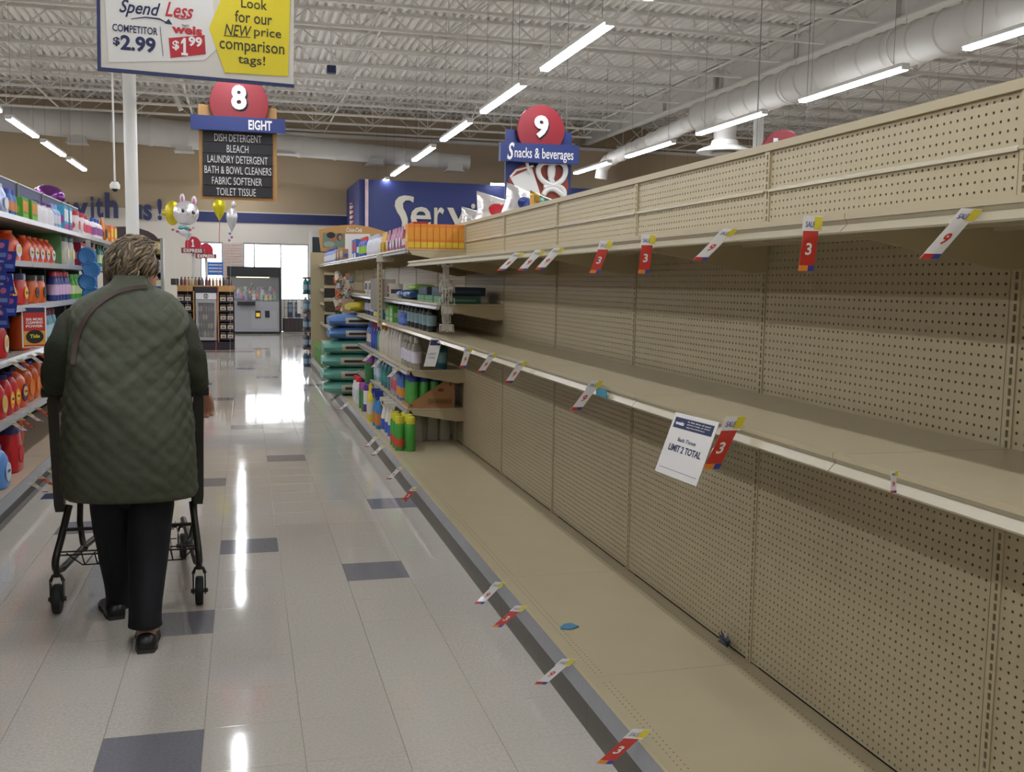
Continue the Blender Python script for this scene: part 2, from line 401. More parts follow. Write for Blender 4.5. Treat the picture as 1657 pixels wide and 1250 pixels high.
t = thing('ceiling_diffuser', (8, yq, zq), 'round white air diffuser drum with dished rim hanging under the duct', 'diffuser')
MB().lathe([(.19, zq+.1), (.19, dzz(yq)-.1)], (8, yq, 0), 28).build('drum', DUCT, t)
mb = MB(); mb.lathe([(.22, zq+.2), (.24, zq+.12), (.46, zq+.04), (.48, zq), (.42, zq-.01), (.22, zq+.02)], (8, yq, 0), 32); mb.build('rim', WHITE, t)
MB().lathe([(.2, zq+.01), (.24, zq-.03), (.1, zq-.08), (.02, zq-.1)], (8, yq, 0), 24).build('cone', DUCT, t)

# strip lights
DIFF = mat('light_diffuser', 'ffffff', .5, emit=LIGHT, ecol=LIGHT_COL)
lt = thing('strip_light', (0, 0, 4.0), '', 'ceiling light', 'suspended strip lights')
lm = MB(); lm.box(-.06, .06, -1.12, 1.12, .03, .075); lm.box(-.05, .05, -1.14, -1.12, 0, .075); lm.box(-.05, .05, 1.12, 1.14, 0, .075); lm.build('housing', WHITE, lt, local=True, smooth=False)
MB().loft([[(-.055, -1.115, .03), (.055, -1.115, .03), (.055, 1.115, .03), (-.055, 1.115, .03)], [(-.045, -1.115, -.005), (.045, -1.115, -.005), (.045, 1.115, -.005), (-.045, 1.115, -.005)]][::-1]).build('diffuser', DIFF, lt, local=True, smooth=False)
for y in (-.9, .9): MB().tube([(0, y, .07), (0, y, 2.14)], .003, 5).build('cable', CABLE, lt, local=True)
ROWN = {-7.4: 'outer left', -3.7: 'left', -.12: 'aisle', 3.52: 'first right', 7.47: 'second right', 11.4: 'third right'}
first = True
for x, nm in ROWN.items():
    ys = {-3.7: [19.5+2.95*k for k in range(-8, 3)], 3.52: [10.77+3.2*k for k in range(-5, 6)], 7.47: [11.56+3.28*k for k in range(-5, 6)]}.get(x, [10.77+3.33*k for k in range(-5, 6)])
    vis = 0
    for y in ys:
        if y > 27.8 or y < -5.5: continue
        if x == -3.7 and y > 26: continue
        if x == -.12 and y < 4.5 and y > 1: pass
        lab = 'suspended white strip light, %s in the %s row over the shop floor' % (ordinal(vis), nm); vis += 1
        if first: lt.location = (x, y, 4.0); lt['label'] = lab; first = False
        else: copy_tree(lt, (x, y, 4.0), 0, lab)
# ------------------------------------------------------------------ right-hand shelving (pegboard gondola)
PX, SX, BXF, KX = 1.65, 1.20, 1.055, 1.065      # back panel, shelf front, deck lip, kick plate
BAYS = [-.42, .715, 1.85, 2.97, 4.10, 5.25, 6.40, 7.60, 8.75, 9.9, 11.05, 12.2, 13.35, 14.5, 15.6, 16.7]
HP = .0235
def peg_mesh(cols, rows, name):                     # one panel (local: y along the bay, z up, face towards -x) with real round holes
    W, H = cols*HP, rows*HP; v = []; f = []; idx = {}
    def vid(y, z, x=0):
        k = (round(y*1e5), round(z*1e5), round(x*1e5))
        if k not in idx: idx[k] = len(v); v.append((x, y, z))
        return idx[k]
    R_ = .0038; oc = [(math.cos(math.pi*(k/4)), math.sin(math.pi*(k/4))) for k in range(8)]
    sq = [(1, 0), (1, 1), (0, 1), (-1, 1), (-1, 0), (-1, -1), (0, -1), (1, -1)]
    for i in range(cols):
        for j in range(rows):
            cy, cz = (i+.5)*HP, (j+.5)*HP
            o = [vid(cy+a*HP/2, cz+b*HP/2) for a, b in sq]
            b0 = len(v); v.extend([(0, cy+a*R_, cz+b*R_) for a, b in oc]); b1 = len(v); v.extend([(.0035, cy+a*R_, cz+b*R_) for a, b in oc])
            for k in range(8):
                q = (k+1) % 8; f.append((o[k], b0+k, b0+q, o[q])); f.append((b0+k, b1+k, b1+q, b0+q))
    e = len(v)
    for y, z in ((0, 0), (W, 0), (W, H), (0, H)): v.extend([(0, y, z), (.0035, y, z)])
    for k in range(4):
        q = (k+1) % 4; f.append((e+2*k, e+2*q, e+2*q+1, e+2*k+1))
    me = bpy.data.meshes.new(name); me.from_pydata(v, [], f); me.materials.append(BEIGE); me.update(); return me
NC = 45
pm_low, pm_high = peg_mesh(NC, 67, 'pegboard_panel'), peg_mesh(NC, 5, 'pegboard_panel_top')
PW = NC*HP
def upright_mesh():
    v = []; f = []; wd = .030; z0, z1 = .02, 1.76; n = int((z1-.2)/HP)+0
    mb = MB(); mb.box(-.004, .03, 0, .0085, z0, z1); mb.box(-.004, .03, .0175, .030, z0, z1); mb.box(.0, .03, .0085, .0175, z0, .2)
    mb.box(-.002, .03, .0345, .0375, z0, z1)
    for k in range(n): mb.box(-.004, .004, .0085, .0175, .2+k*HP, .2+k*HP+.0075)
    # extension post above
    mb.box(-.008, .028, 0, .0085, 1.76, 1.89); mb.box(-.008, .028, .0175, .030, 1.76, 1.89)
    for k in range(6): mb.box(-.008, .0, .0085, .0175, 1.76+k*HP, 1.76+k*HP+.0075)
    mb.cur = 1; mb.box(.008, .0095, .007, .019, .2, 1.89); mb.box(.001, .002, .0295, .035, z0, 1.89)  # dark strips added behind slots and groove, their shade painted as colour
    o = mb.build('upright', [BEIGE, CORE_SHADE], smooth=False); me = o.data; bpy.data.objects.remove(o); return me
um = upright_mesh()
def shelf_meshes(L, depth, key, deck=False):
    """top pan, price channel, brackets for a shelf of length L, local: y 0..L, x from 0 (front) to depth, z top = 0"""
    g = .0015
    pan = MB(); pan.box(.012, depth, g, L-g, -.012, 0); pan.box(.012, .02, g, L-g, -.035, -.012)
    pan.box(0, .012, g, L-g, -.008, .004)
    for k in range(3): pan.box(.1+k*.12, .115+k*.12, .03, L-.03, -.024, -.012)
    ch = MB(); cp_ = [(.002, -.005), (.007, -.017), (-.010, -.034), (-.008, -.038), (.012, -.036), (.012, -.006)]; ch.loft([[(a, L-g, b) for a, b in cp_], [(a, g, b) for a, b in cp_]])
    br = MB()
    for y in (.004, ):
        br.prism([(.03, -.014), (depth, -.014), (depth, -.10), (depth-.06, -.105), (.05, -.045)], (V((0, y, 0)), V((1, 0, 0)), V((0, 0, 1))), .003)
    br2 = MB(); br2.prism([(.03, -.014), (depth, -.014), (depth, -.10), (depth-.06, -.105), (.05, -.045)], (V((0, L-.004, 0)), V((1, 0, 0)), V((0, 0, 1))), .003)
    return pan, ch, br, br2
SM = {}
def add_shelf(par, y0, y1, ztop, front, depth, chan=None, brk=True):
    key = (round(y1-y0, 3), depth, chan.name if chan else '', brk)
    if key not in SM:
        ms = []
        for mb, nm, mt in zip(shelf_meshes(y1-y0, depth, key), ('shelf', 'price_channel', 'bracket', 'bracket'), (BEIGE_GLOSS, chan or RAILGLOSS, BEIGE, BEIGE)):
            o = mb.build(nm, mt, smooth=False); ms.append(o.data); bpy.data.objects.remove(o)
        SM[key] = ms
    ms = SM[key]; L = world_loc(par)
    s = link_part('shelf', ms[0], par, (front-L.x, y0-L.y, ztop-L.z))
    link_part('price_channel', ms[1], s)
    if brk: link_part('bracket', ms[2], s); link_part('bracket', ms[3], s)
    return s
peg_holes = MB()
PH = {}
def base_deck(par, y0, y1, k):
    L = y1-y0; key = round(L, 3)
    if key not in PH:
        mb = MB(); g = .0008
        mb.box(0, PX-BXF, g, L-g, -.02, 0)
        mb.add([(-.004, g, .001), (.006, g, .003), (.006, g, 0), (-.004, L-g, .001), (.006, L-g, .003), (.006, L-g, 0)], [(0, 3, 4, 1), (1, 4, 5, 2)])
        o = mb.build('base_deck', BEIGE_GLOSS, smooth=False)
        dm = MB()                                    # rows of small slots punched near the front and back lips
        n = int((L-.04)/HP)
        for xx in (.045, .066, PX-BXF-.075, PX-BXF-.05):
            for q in range(n): dm.lathe([(.0028, .0), (.0028, .0004)], (xx, .03+q*HP, 0), 6, squash=1)
        p = dm.build('slot', mat('slot_dark', '7a705c', .8), smooth=False)
        ch = MB(); ch.add([(-.004, g, 0), (-.018, g, -.052), (-.014, g, -.053), (.0, g, -.004), (-.004, L-g, 0), (-.018, L-g, -.052), (-.014, L-g, -.053), (0, L-g, -.004)], [(0, 4, 5, 1), (1, 5, 6, 2), (2, 6, 7, 3), (3, 7, 4, 0), (0, 1, 2, 3), (7, 6, 5, 4)])
        c = ch.build('price_channel', RAILCLEAR, smooth=False)
        kk = MB(); kk.box(0, .012, g, L-g, 0, .135); kq = kk.build('kick_plate', KICK, smooth=False)
        PH[key] = (o.data, p.data, c.data, kq.data)
        for q in (o, p, c, kq): bpy.data.objects.remove(q)
    a, b, c, d = PH[key]; Lc = world_loc(par)
    dk_ = link_part('base_deck', a, par, (BXF-Lc.x, y0-Lc.y, .18)); s_ = link_part('slot', b, dk_); s_['kind'] = 'stuff'
    link_part('price_channel', c, dk_); link_part('kick_plate', d, par, (KX-Lc.x, y0-Lc.y, 0))
names = ['', 'empty beige shelving bay at the right edge, closest to the camera', 'empty beige shelving bay, second from the camera, behind the limit notice', 'empty beige shelving bay, third from the camera, with a crumpled wrapper', 'empty beige shelving bay, fourth from the camera, blue scrap in front', 'empty beige shelving bay, fifth from the camera', 'shelving bay where the empty run ends, dark bottles on one shelf', 'stocked shelving bay with white bottles and the cut cardboard tray', 'stocked shelving bay with blue topped bottles', 'stocked shelving bay with royal blue bottles', 'shelving bay with litter bags stacked out into the aisle', 'stocked shelving bay, sixth from the far end', 'stocked shelving bay, fifth from the far end', 'stocked shelving bay, fourth from the far end', 'stocked shelving bay, third from the far end', 'stocked shelving bay, last before the checkout area']
for k in range(len(BAYS)-1):
    y0, y1 = BAYS[k], BAYS[k+1]
    b = thing('shelving_bay', (PX, y0, 0), names[k] or 'empty beige shelving bay beside the camera', 'shelving', 'beige pegboard shelving bays on the right')
    sy = (y1-y0-.0385)/PW
    link_part('pegboard_panel', pm_low, b, (0, .0385, .185), (1, sy, 1)); link_part('pegboard_panel', pm_high, b, (0, .0385, 1.770), (1, sy, 1))
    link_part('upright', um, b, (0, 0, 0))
    MB().box(PX+.03, PX+.05, y0, y1, 0, 1.88).build('back_core', CORE_SHADE, b, smooth=False)  # coloured near-black so the cavity behind the holes looks shaded
    MB().box(PX-.012, PX+.06, y0, y1, 1.888, 1.912).build('top_cap', BEIGE, b, smooth=False)
    MB().box(PX+.06, PX+.075, y0, y1, 0, 1.9).build('rear_panel', BEIGE, b, smooth=False)
    # clear label ledge across the header
    mb = MB(); mb.loft([[(PX+.001, y0+.032, 1.7585), (PX+.001, y0+.032, 1.771), (PX-.008, y0+.032, 1.765), (PX-.010, y0+.032, 1.757)], [(PX+.001, y1, 1.7585), (PX+.001, y1, 1.771), (PX-.008, y1, 1.765), (PX-.010, y1, 1.757)]])
    mb.build('label_ledge', mat('clear_strip', 'c9c2ad', .12, coat=.5), b, smooth=False)
    add_shelf(b, y0, y1, 1.10, SX, PX-SX)
    if k < 6 or k == 6: add_shelf(b, y0, y1, 1.60, SX, PX-SX)
    if k >= 6: add_shelf(b, y0, y1, 1.31, SX, PX-SX, RAILCLEAR)
    if k >= 7:
        if k != 10: add_shelf(b, y0, y1, .775, SX, PX-SX, RAILCLEAR); add_shelf(b, y0, y1, .475, SX, PX-SX, RAILCLEAR)
        add_shelf(b, y0, y1, 1.70, SX-.02, PX-SX+.02, RAILCLEAR)
    base_deck(b, y0, y1, k)
t = thing('shelf_end_panel', (PX, 16.72, 0), 'beige end panel closing the right shelving run', 'panel')
MB().box(PX-.6, PX+.7, 16.71, 16.74, 0, 1.9).build('panel', BEIGE, t, smooth=False)
# other side of the gondola: shelf carrying snack bags seen over the top
t = thing('rear_shelf', (PX+.3, 8, 1.8), 'high shelf on the far side of the gondola carrying snack bags', 'shelf')
MB().box(PX+.074, PX+.6, 5.0, 14, 1.87, 1.89).build('board', BEIGE, t, smooth=False)

# ------------------------------------------------------------------ left-hand shelving
LX, LSX, LBX, LKX = -1.95, -1.42, -1.335, -1.395
LB = [1.9+1.14*k for k in range(11)]
LEVELS = [1.835, 1.545, 1.25, .93, .56]
NAVYP = mat('navy_back_panel', '3a4068', .5, noise_amt=.08)
GREYSH = mat('grey_shelf', 'aaa69c', .3, noise_amt=.08)
for k in range(len(LB)-1):
    y0, y1 = LB[k], LB[k+1]
    b = thing('shelving_bay', (LX, y0, 0), 'left detergent shelving bay, %s from the camera, packed with orange and red jugs' % ordinal(k) if k < 6 else 'left detergent shelving bay, %s from the far end' % ordinal(len(LB)-2-k), 'shelving', 'detergent shelving bays on the left')
    MB().box(LX-.02, LX, y0+.03, y1, 0, 1.9).build('back_panel', CORE_SHADE, b, smooth=False)
    MB().box(LX-.02, LX+.004, y0+.03, y1, 1.9, 2.26).build('header_panel', NAVYP, b, smooth=False)
    MB().box(LX-.03, LX+.015, y0, y0+.028, 0, 2.27).build('upright', mat('green_grey_post', '6f7a64', .5), b, smooth=False)
    MB().box(LX-.025, LX+.01, y0, y1, 2.262, 2.275).build('top_cap', OFFW, b, smooth=False)
    for z in LEVELS:
        g = .002; pan = MB(); pan.box(LX, LSX, y0+g, y1-g, z-.03, z); s = pan.build('shelf', GREYSH, b, smooth=False)
        ch = MB(); ch.add([(LSX, y0+g, z+.004), (LSX+.014, y0+g, z-.034), (LSX+.008, y0+g, z-.036), (LSX-.006, y0+g, z), (LSX, y1-g, z+.004), (LSX+.014, y1-g, z-.034), (LSX+.008, y1-g, z-.036), (LSX-.006, y1-g, z)],
                          [(1, 5, 4, 0), (2, 6, 5, 1), (3, 7, 6, 2), (0, 4, 7, 3), (3, 2, 1, 0), (4, 5, 6, 7)]); ch.build('price_channel', RAILCLEAR, s, smooth=False)
    s = MB().box(LX, LBX, y0+.002, y1-.002, .155, .185).build('base_deck', mat('deck_tan', 'b5a48e', .35, noise_amt=.06), b, smooth=False)
    ch = MB(); ch.add([(LBX, y0, .188), (LBX+.02, y0, .13), (LBX+.014, y0, .13), (LBX-.006, y0, .185), (LBX, y1, .188), (LBX+.02, y1, .13), (LBX+.014, y1, .13), (LBX-.006, y1, .185)],
                      [(1, 5, 4, 0), (2, 6, 5, 1), (3, 7, 6, 2), (0, 4, 7, 3), (3, 2, 1, 0), (4, 5, 6, 7)]); ch.build('price_channel', RAILCLEAR, s, smooth=False)
    MB().box(LKX-.012, LKX, y0+.002, y1-.002, 0, .12).build('kick_plate', mat('kick_grey', '54545a', .4), b, smooth=False)
    MB().box(LKX-.05, LKX-.03, y0, y1, .12, .155).build('gap_shade_strip', mat('gap_shade_navy', '20264a', .5), b, smooth=False)  # dark navy strip added as painted shade in the gap under the deck

# ------------------------------------------------------------------ price tags
TAGW = mat('tag_white', 'd9d7d3', .35, coat=.3); TAGR = mat('tag_red', 'b93226', .35, coat=.3); TAGY = mat('tag_yellow', 'cfc02e', .4); TAGO = mat('tag_orange', 'd9822c', .4); TAGB = mat('tag_blue', '34418c', .4); TAGT = mat('tag_teal', '3e8ea3', .4)
def price_tag(x, y, z, red, where, side=-1, swing=0, sc=1, tilt=0):
    """paper tag in a plastic holder that hangs from a shelf channel; side -1: shelf faces -x"""
    t = thing('price_tag', (x, y, z), '%s hanging price tag %s' % ('red' if red else 'white', where), 'price tag')
    out = V((side, 0, 0)); al = V((0, math.cos(swing), math.sin(tilt)*.3)) if side < 0 else V((0, 1, 0))
    # the tag sticks out and hangs: direction down-and-out, its face towards the camera side
    rt_ = V((-side*-1, 0, 0))
    o = V((x, y, z)); upd = V((side*.0, 0, 1)).normalized()
    a = math.radians(swing); R_ = V((math.sin(a)*side, -math.cos(a), 0)) if False else V((side*-math.cos(a), -math.sin(a), 0))
    R_ = V((math.cos(a), -math.sin(a)*1.0, 0))
    U = V((math.sin(tilt)*1.0, 0, math.cos(tilt)))
    w_, h_ = .034*sc, .085*sc
    P = (o-R_*(w_/2), R_, U)
    def rect(mb, u0, u1, v0, v1, th, lift=0):
        n = P[1].cross(P[2]).normalized(); q = (P[0]+n*lift, P[1], P[2]); mb.prism([(u0, v0), (u1, v0), (u1, v1), (u0, v1)], q, th)
    mb = MB(); rect(mb, 0, w_, -h_, 0, .0012); mb.build('card', TAGR if red else TAGW, t, smooth=False)
    mb = MB(); rect(mb, 0, w_, -h_, -h_*.86, .0008, .0012); mb.build('band', TAGO if red else TAGR, t, smooth=False)
    mb = MB(); rect(mb, w_*.6, w_, -h_, -h_*.86, .0006, .002); mb.build('corner_patch', TAGB, t, smooth=False)
    mb = MB(); rect(mb, -w_*.1, w_*1.2, 0, .032*sc, .001); mb.build('holder', TAGW, t, smooth=False)
    mb = MB(); rect(mb, w_*.65, w_*1.16, .004*sc, .03*sc, .0008, .001); mb.build('yellow_patch', TAGY, t, smooth=False)
    mb = MB(); mb.text('3' if red else '9', (P[0]+P[1].cross(P[2]).normalized()*.0012, P[1], P[2]), (w_*.3, w_*.7, -h_*.6, -h_*.3), bold=.02, th=.0006); mb.build('numeral', TAGW if red else TAGR, t, smooth=False)
    mb = MB(); mb.text('SALE', (P[0]+P[1].cross(P[2]).normalized()*.0012, P[1], P[2]), (w_*.1, w_*.7, .008*sc, .02*sc), th=.0006); mb.build('lettering', TAGB, t, smooth=False)
    return t
def tag_run(lst, where):
    for k, (px, py, X, red, sw, tl_, sc) in enumerate(lst):
        p = atx(px, py, X); price_tag(p.x-.026, p.y*(p.x-.026)/p.x, EYE.z+(p.z-EYE.z)*(p.x-.026)/p.x, red, where % ordinal(k), swing=sw, tilt=tl_, sc=sc)
tag_run([(1553, 360, SX-.012, 0, 0, .75, 1), (1312, 374, SX-.012, 1, 5, .1, 1), (1168, 384, SX-.012, 0, 0, .8, 1), (1047, 397, SX-.012, 1, 10, .1, 1), (976, 404, SX-.012, 1, 15, .35, 1), (896, 411, SX-.012, 0, 10, .75, 1), (866, 414, SX-.012, 0, 10, .75, 1), (832, 417, SX-.012, 0, 10, .8, 1)], 'under the upper empty shelf, %s from the camera')
tag_run([(1446, 772, SX-.014, 0, 0, .0, .35), (1180, 697, SX-.014, 1, 0, .45, 1.25), (957, 629, SX-.014, 0, 0, .65, 1.1), (840, 594, SX-.014, 0, 0, .6, 1), (793, 580, SX-.014, 0, 0, .6, 1), (756, 571, SX-.014, 0, 0, .3, 1)], 'on the middle shelf edge, %s from the camera')
tag_run([(1022, 1196, 1.04, 1, 20, .9, 1.2), (908, 1078, 1.04, 0, 20, .9, 1.1), (833, 990, 1.04, 1, 20, .9, 1.1), (800, 952, 1.04, 0, 20, .8, 1.1), (667, 795, 1.04, 1, 20, .7, 1), (643, 762, 1.04, 0, 20, .8, 1), (616, 725, 1.04, 0, 20, .8, 1), (605, 712, 1.04, 0, 20, .8, 1), (560, 655, 1.04, 0, 20, .9, 1.1), (547, 640, 1.04, 0, 20, .9, 1.1)], 'on the bottom deck edge by the floor, %s from the camera')
tag_run([(640, 600, SX-.014, 0, 10, .8, 1), (613, 585, SX-.014, 0, 10, .8, 1), (598, 576, SX-.014, 0, 10, .8, 1), (560, 556, SX-.014, 0, 10, .8, 1)], 'on the stocked lower right shelf edge, %s from the camera')
t = tag(MB().box(SX-.0165, SX-.0125, 3.19, 3.29, 1.066, 1.094).build('shelf_label', TAGT, smooth=False), 'small teal label stuck on the middle shelf edge', 'label')
def ltag(z, ys, where, X=LSX+.02):
    for k, y in enumerate(ys): price_tag(X+.03, y, z, k % 2, where % ordinal(k), side=1, swing=0, tilt=-.95, sc=.9)
ltag(.905, [6.75, 6.95, 7.3, 7.55], 'on the fourth left shelf edge, %s from the camera')
ltag(.535, [6.7, 6.9, 7.15, 7.45], 'on the fifth left shelf edge, %s from the camera')
ltag(.14, [6.75, 6.98, 7.25, 7.5], 'on the bottom left deck edge, %s from the camera', LBX+.025)

# limit notice clipped to the middle shelf
P0 = atx(1094, 667, 1.175); BL = atx(1058, 762, 1.10); BR_ = atx(1112, 784, 1.10)
Ynot = 2.45
A = atx(1094, 667, 1.150); B = atx(1164, 684, 1.158); C_ = atx(1060, 762, 1.095); D_ = C_+(B-A)*.93
t = thing('limit_notice', tuple(A), 'white paper notice with a navy band reading LIMIT 2 TOTAL, clipped to the middle shelf', 'notice')
R1 = (B-A).normalized(); wN = (B-A).length; Uraw = (A-C_); U1 = Uraw.normalized(); hN = Uraw.length
P = (C_, R1, U1); n = R1.cross(U1).normalized()
wb = (D_-C_).length
def quad(u0, v0, u1, v1, mb, th, lift):
    q = (C_+n*lift, R1, U1); mb.prism([(u0, v0), (u1, v0), (u1, v1), (u0, v1)], q, th); return mb
quad(0, 0, wb*1.08, hN, MB(), .001, 0).build('sheet', TAGW, t, smooth=False)
quad(wb*.06, hN*.76, wb*1.02, hN*.93, MB(), .0006, .001).build('navy_band', INKN, t, smooth=False)
PN = (C_+n*.0012, R1, U1)
MB().text('weis', PN, (wb*.1, wb*.32, hN*.81, hN*.87), bold=.03, th=.0006, lift=.0006).build('shop_name', INKW, t, smooth=False)
mb = MB()
for q, s_ in enumerate(('In this time of need', 'please help us limit', 'quantities')): mb.text(s_, PN, (wb*.4, wb*(.95-.1*(q == 2)), hN*(.88-.045*q), hN*(.905-.045*q)), th=.0006, lift=.0006)
mb.build('small_print', INKW, t, smooth=False)
MB().text('Bath Tissue', PN, (wb*.3, wb*.75, hN*.56, hN*.62), th=.0006).build('product_line', INKN, t, smooth=False)
MB().text('LIMIT 2 TOTAL', PN, (wb*.14, wb*.95, hN*.39, hN*.50), bold=.02, th=.0006).build('limit_line', INKN, t, smooth=False)
quad(wb*.06, hN*.1, wb*1.02, hN*.106, MB(), .0004, .001).build('rule', INKN, t, smooth=False)
# second notice at far end of the middle shelf
A2 = at(697, 548, 6.35)
t = thing('limit_notice', tuple(A2), 'small narrow white notice with a navy top hanging at the end of the middle shelf', 'notice')
R2 = V((math.cos(.3), -math.sin(.3), 0)); U2 = V((.25, 0, 1)).normalized(); P2 = (A2-U2*.185, R2, U2); n2 = R2.cross(U2).normalized()
MB().prism([(0, 0), (.075, 0), (.075, .185), (0, .185)], P2, .001).build('sheet', TAGW, t, smooth=False)
MB().prism([(.005, .14), (.07, .14), (.07, .175), (.005, .175)], (P2[0]+n2*.001, R2, U2), .0006).build('navy_band', INKN, t, smooth=False)
MB().text('LIMIT', (P2[0]+n2*.001, R2, U2), (.01, .06, .075, .09), th=.0006).build('limit_line', INKN, t, smooth=False)
MB().text('2 TOTAL', (P2[0]+n2*.001, R2, U2), (.01, .06, .05, .065), th=.0006).build('total_line', INKN, t, smooth=False)
# blue scrap and crumpled wrapper
mb = MB(); mb.prism([(0, 0), (.03, -.022), (.075, -.012), (.068, .03), (.04, .034), (.012, .02)], (V((1.115, 3.42, .181)), V((.95, .3, .02)).normalized(), V((-.3, .95, .03)).normalized()), .003)
tag(mb.build('paper_scrap', mat('scrap_blue', '4f86a8', .5, noise_amt=.3, noise_scale=60), smooth=False), 'small torn blue paper scrap lying on the bottom deck', 'scrap')
rg = []; c0 = V((1.615, 3.10, .215))
mb = MB()
for k in range(14):
    a = random.uniform(0, 6.28); d = V((random.uniform(-.5, .3), math.cos(a), random.uniform(-.3, 1))).normalized()
    p = c0+V((0, random.uniform(-.02, .02), -.02)); q = p+d*random.uniform(.02, .05); s_ = V((0, .02, .012)) if k % 2 else V((.01, -.015, .014))
    mb.add([p, p+s_*.6, q+s_, q, p+V((.002, 0, 0)), p+s_*.6+V((.002, 0, 0)), q+s_+V((.003, 0, .002)), q+V((.003, 0, 0))], [(0, 1, 2, 3), (7, 6, 5, 4), (0, 4, 5, 1), (1, 5, 6, 2), (2, 6, 7, 3), (3, 7, 4, 0)])
tag(mb.build('plastic_wrapper', mat('wrapper_blue_grey', '6c7488', .25, alpha=.75, noise_amt=.4, noise_scale=40), smooth=False), 'crumpled bluish plastic wrapper against the pegboard on the bottom deck', 'wrapper')
# clip strip of hanging white rings/holders at the end of the empty run
t = thing('clip_strip', (1.19, 6.28, 1.56), 'clip strip hung with white plastic holders at the end of the empty shelves', 'clip strip')
WP = mat('white_plastic_parts', 'b9b3a8', .4); c = at(722, 430, 6.28)
MB().box(c.x-.02, c.x+.02, 6.279, 6.282, 1.15, 1.57).build('strip', WP, t, smooth=False)
tg_ = MB(); tg_.box(c.x-.03, c.x+.04, 6.268, 6.272, 1.545, 1.585); tg_.build('header_card', TAGW, t, smooth=False)
MB().box(c.x, c.x+.015, 6.266, 6.269, 1.56, 1.574).build('blue_patch', TAGB, t, smooth=False)
z = 1.46; k = 0
while z > 1.13:
    for s_ in (-1, 1):
        mb = MB(); xo = c.x+s_*(.016+.012*math.sin(k*1.9)); yo = 6.26-.01*(k % 3); r_ = random.uniform(-.35, .35)
        mb.tube([(xo-.02, yo, z), (xo+.02, yo, z+.01*r_), (xo+.022, yo, z-.045), (xo-.018, yo, z-.045), (xo-.02, yo, z)], .0045, 5)
        mb.box(xo-.012, xo+.014, yo-.004, yo, z-.04, z-.006) if k % 2 else mb.box(xo-.004, xo+.004, yo-.01, yo, z-.02, z+.012)
        mb.build('holder', WP, t, smooth=False)
    z -= .028 if z > 1.36 else .055; k += 1

# ------------------------------------------------------------------ hanging signs
def board(mb, box, Y0_, Y1_): mb.box(box[0], box[1], Y0_, Y1_, box[2], box[3]); return mb
# aisle 8
Y = 12.0
t = thing('aisle_sign', (0, Y, 2.4), 'hanging aisle sign with red disc 8, blue EIGHT bar and black list board', 'sign')
b = pbox(322, 448, 172, 324, Y); MB().box(b[0], b[1], Y, Y+.03, b[2], b[3]).build('wood_frame', WOODP, t, smooth=False)
c = at(387, 168, Y-.05); r = (pbox(340, 435, 170, 180, Y)[1]-pbox(340, 435, 170, 180, Y)[0])/2
MB().lathe([(r, 0), (r, .035), (r*.985, .04)], (c.x, Y-.03, c.z), 40, ax='y').build('red_disc', RED, t)
b = pbox(309, 461, 191, 214, Y-.08); MB().box(b[0], b[1], Y-.16, Y-.07, b[2], b[3]).build('blue_bar', BLUE, t, smooth=False)
MB().text('EIGHT', (V((0, Y-.16, 0)), V((1, 0, 0)), V((0, 0, 1))), pbox(402, 440, 195, 211, Y-.16), bold=.03).build('lettering', INKW, t, smooth=False)
MB().text('8', (V((0, Y-.075, 0)), V((1, 0, 0)), V((0, 0, 1))), pbox(374, 399, 138, 178, Y-.07), bold=.042, th=.015).build('numeral', INKW, t, smooth=False)
MB().text('8', (V((.018, Y-.07, -.018)), V((1, 0, 0)), V((0, 0, 1))), pbox(374, 399, 138, 178, Y-.07), bold=.042, th=.004).build('numeral_shade', INKB, t, smooth=False)
lines = ['DISH DETERGENT', 'BLEACH', 'LAUNDRY DETERGENT', 'BATH & BOWL CLEANERS', 'FABRIC SOFTENER', 'TOILET TISSUE']
lx = [(347, 423), (367, 402), (336, 433), (331, 439), (343, 424), (350, 414)]
for k, s_ in enumerate(lines):
    y0 = 214+k*17.4; b = pbox(328, 441, y0+.6+k*.2, y0+17.6, Y-.02); o = MB().box(b[0], b[1], Y-.03, Y, b[2], b[3]).build('slat', mat('slat_black', '26272c', .5), t, smooth=False)
    MB().text(s_, (V((0, Y-.03, 0)), V((1, 0, 0)), V((0, 0, 1))), pbox(lx[k][0], lx[k][1], y0+4, y0+16, Y-.03), bold=-.004).build('lettering', INKW, o, smooth=False)
mb = MB()
for px in (345, 432):
    p = at(px, 160, Y); mb.tube([(p.x, Y+.02, p.z), (p.x, Y+.02, 5.5)], .004, 5)
mb.build('cable', CABLE, t)
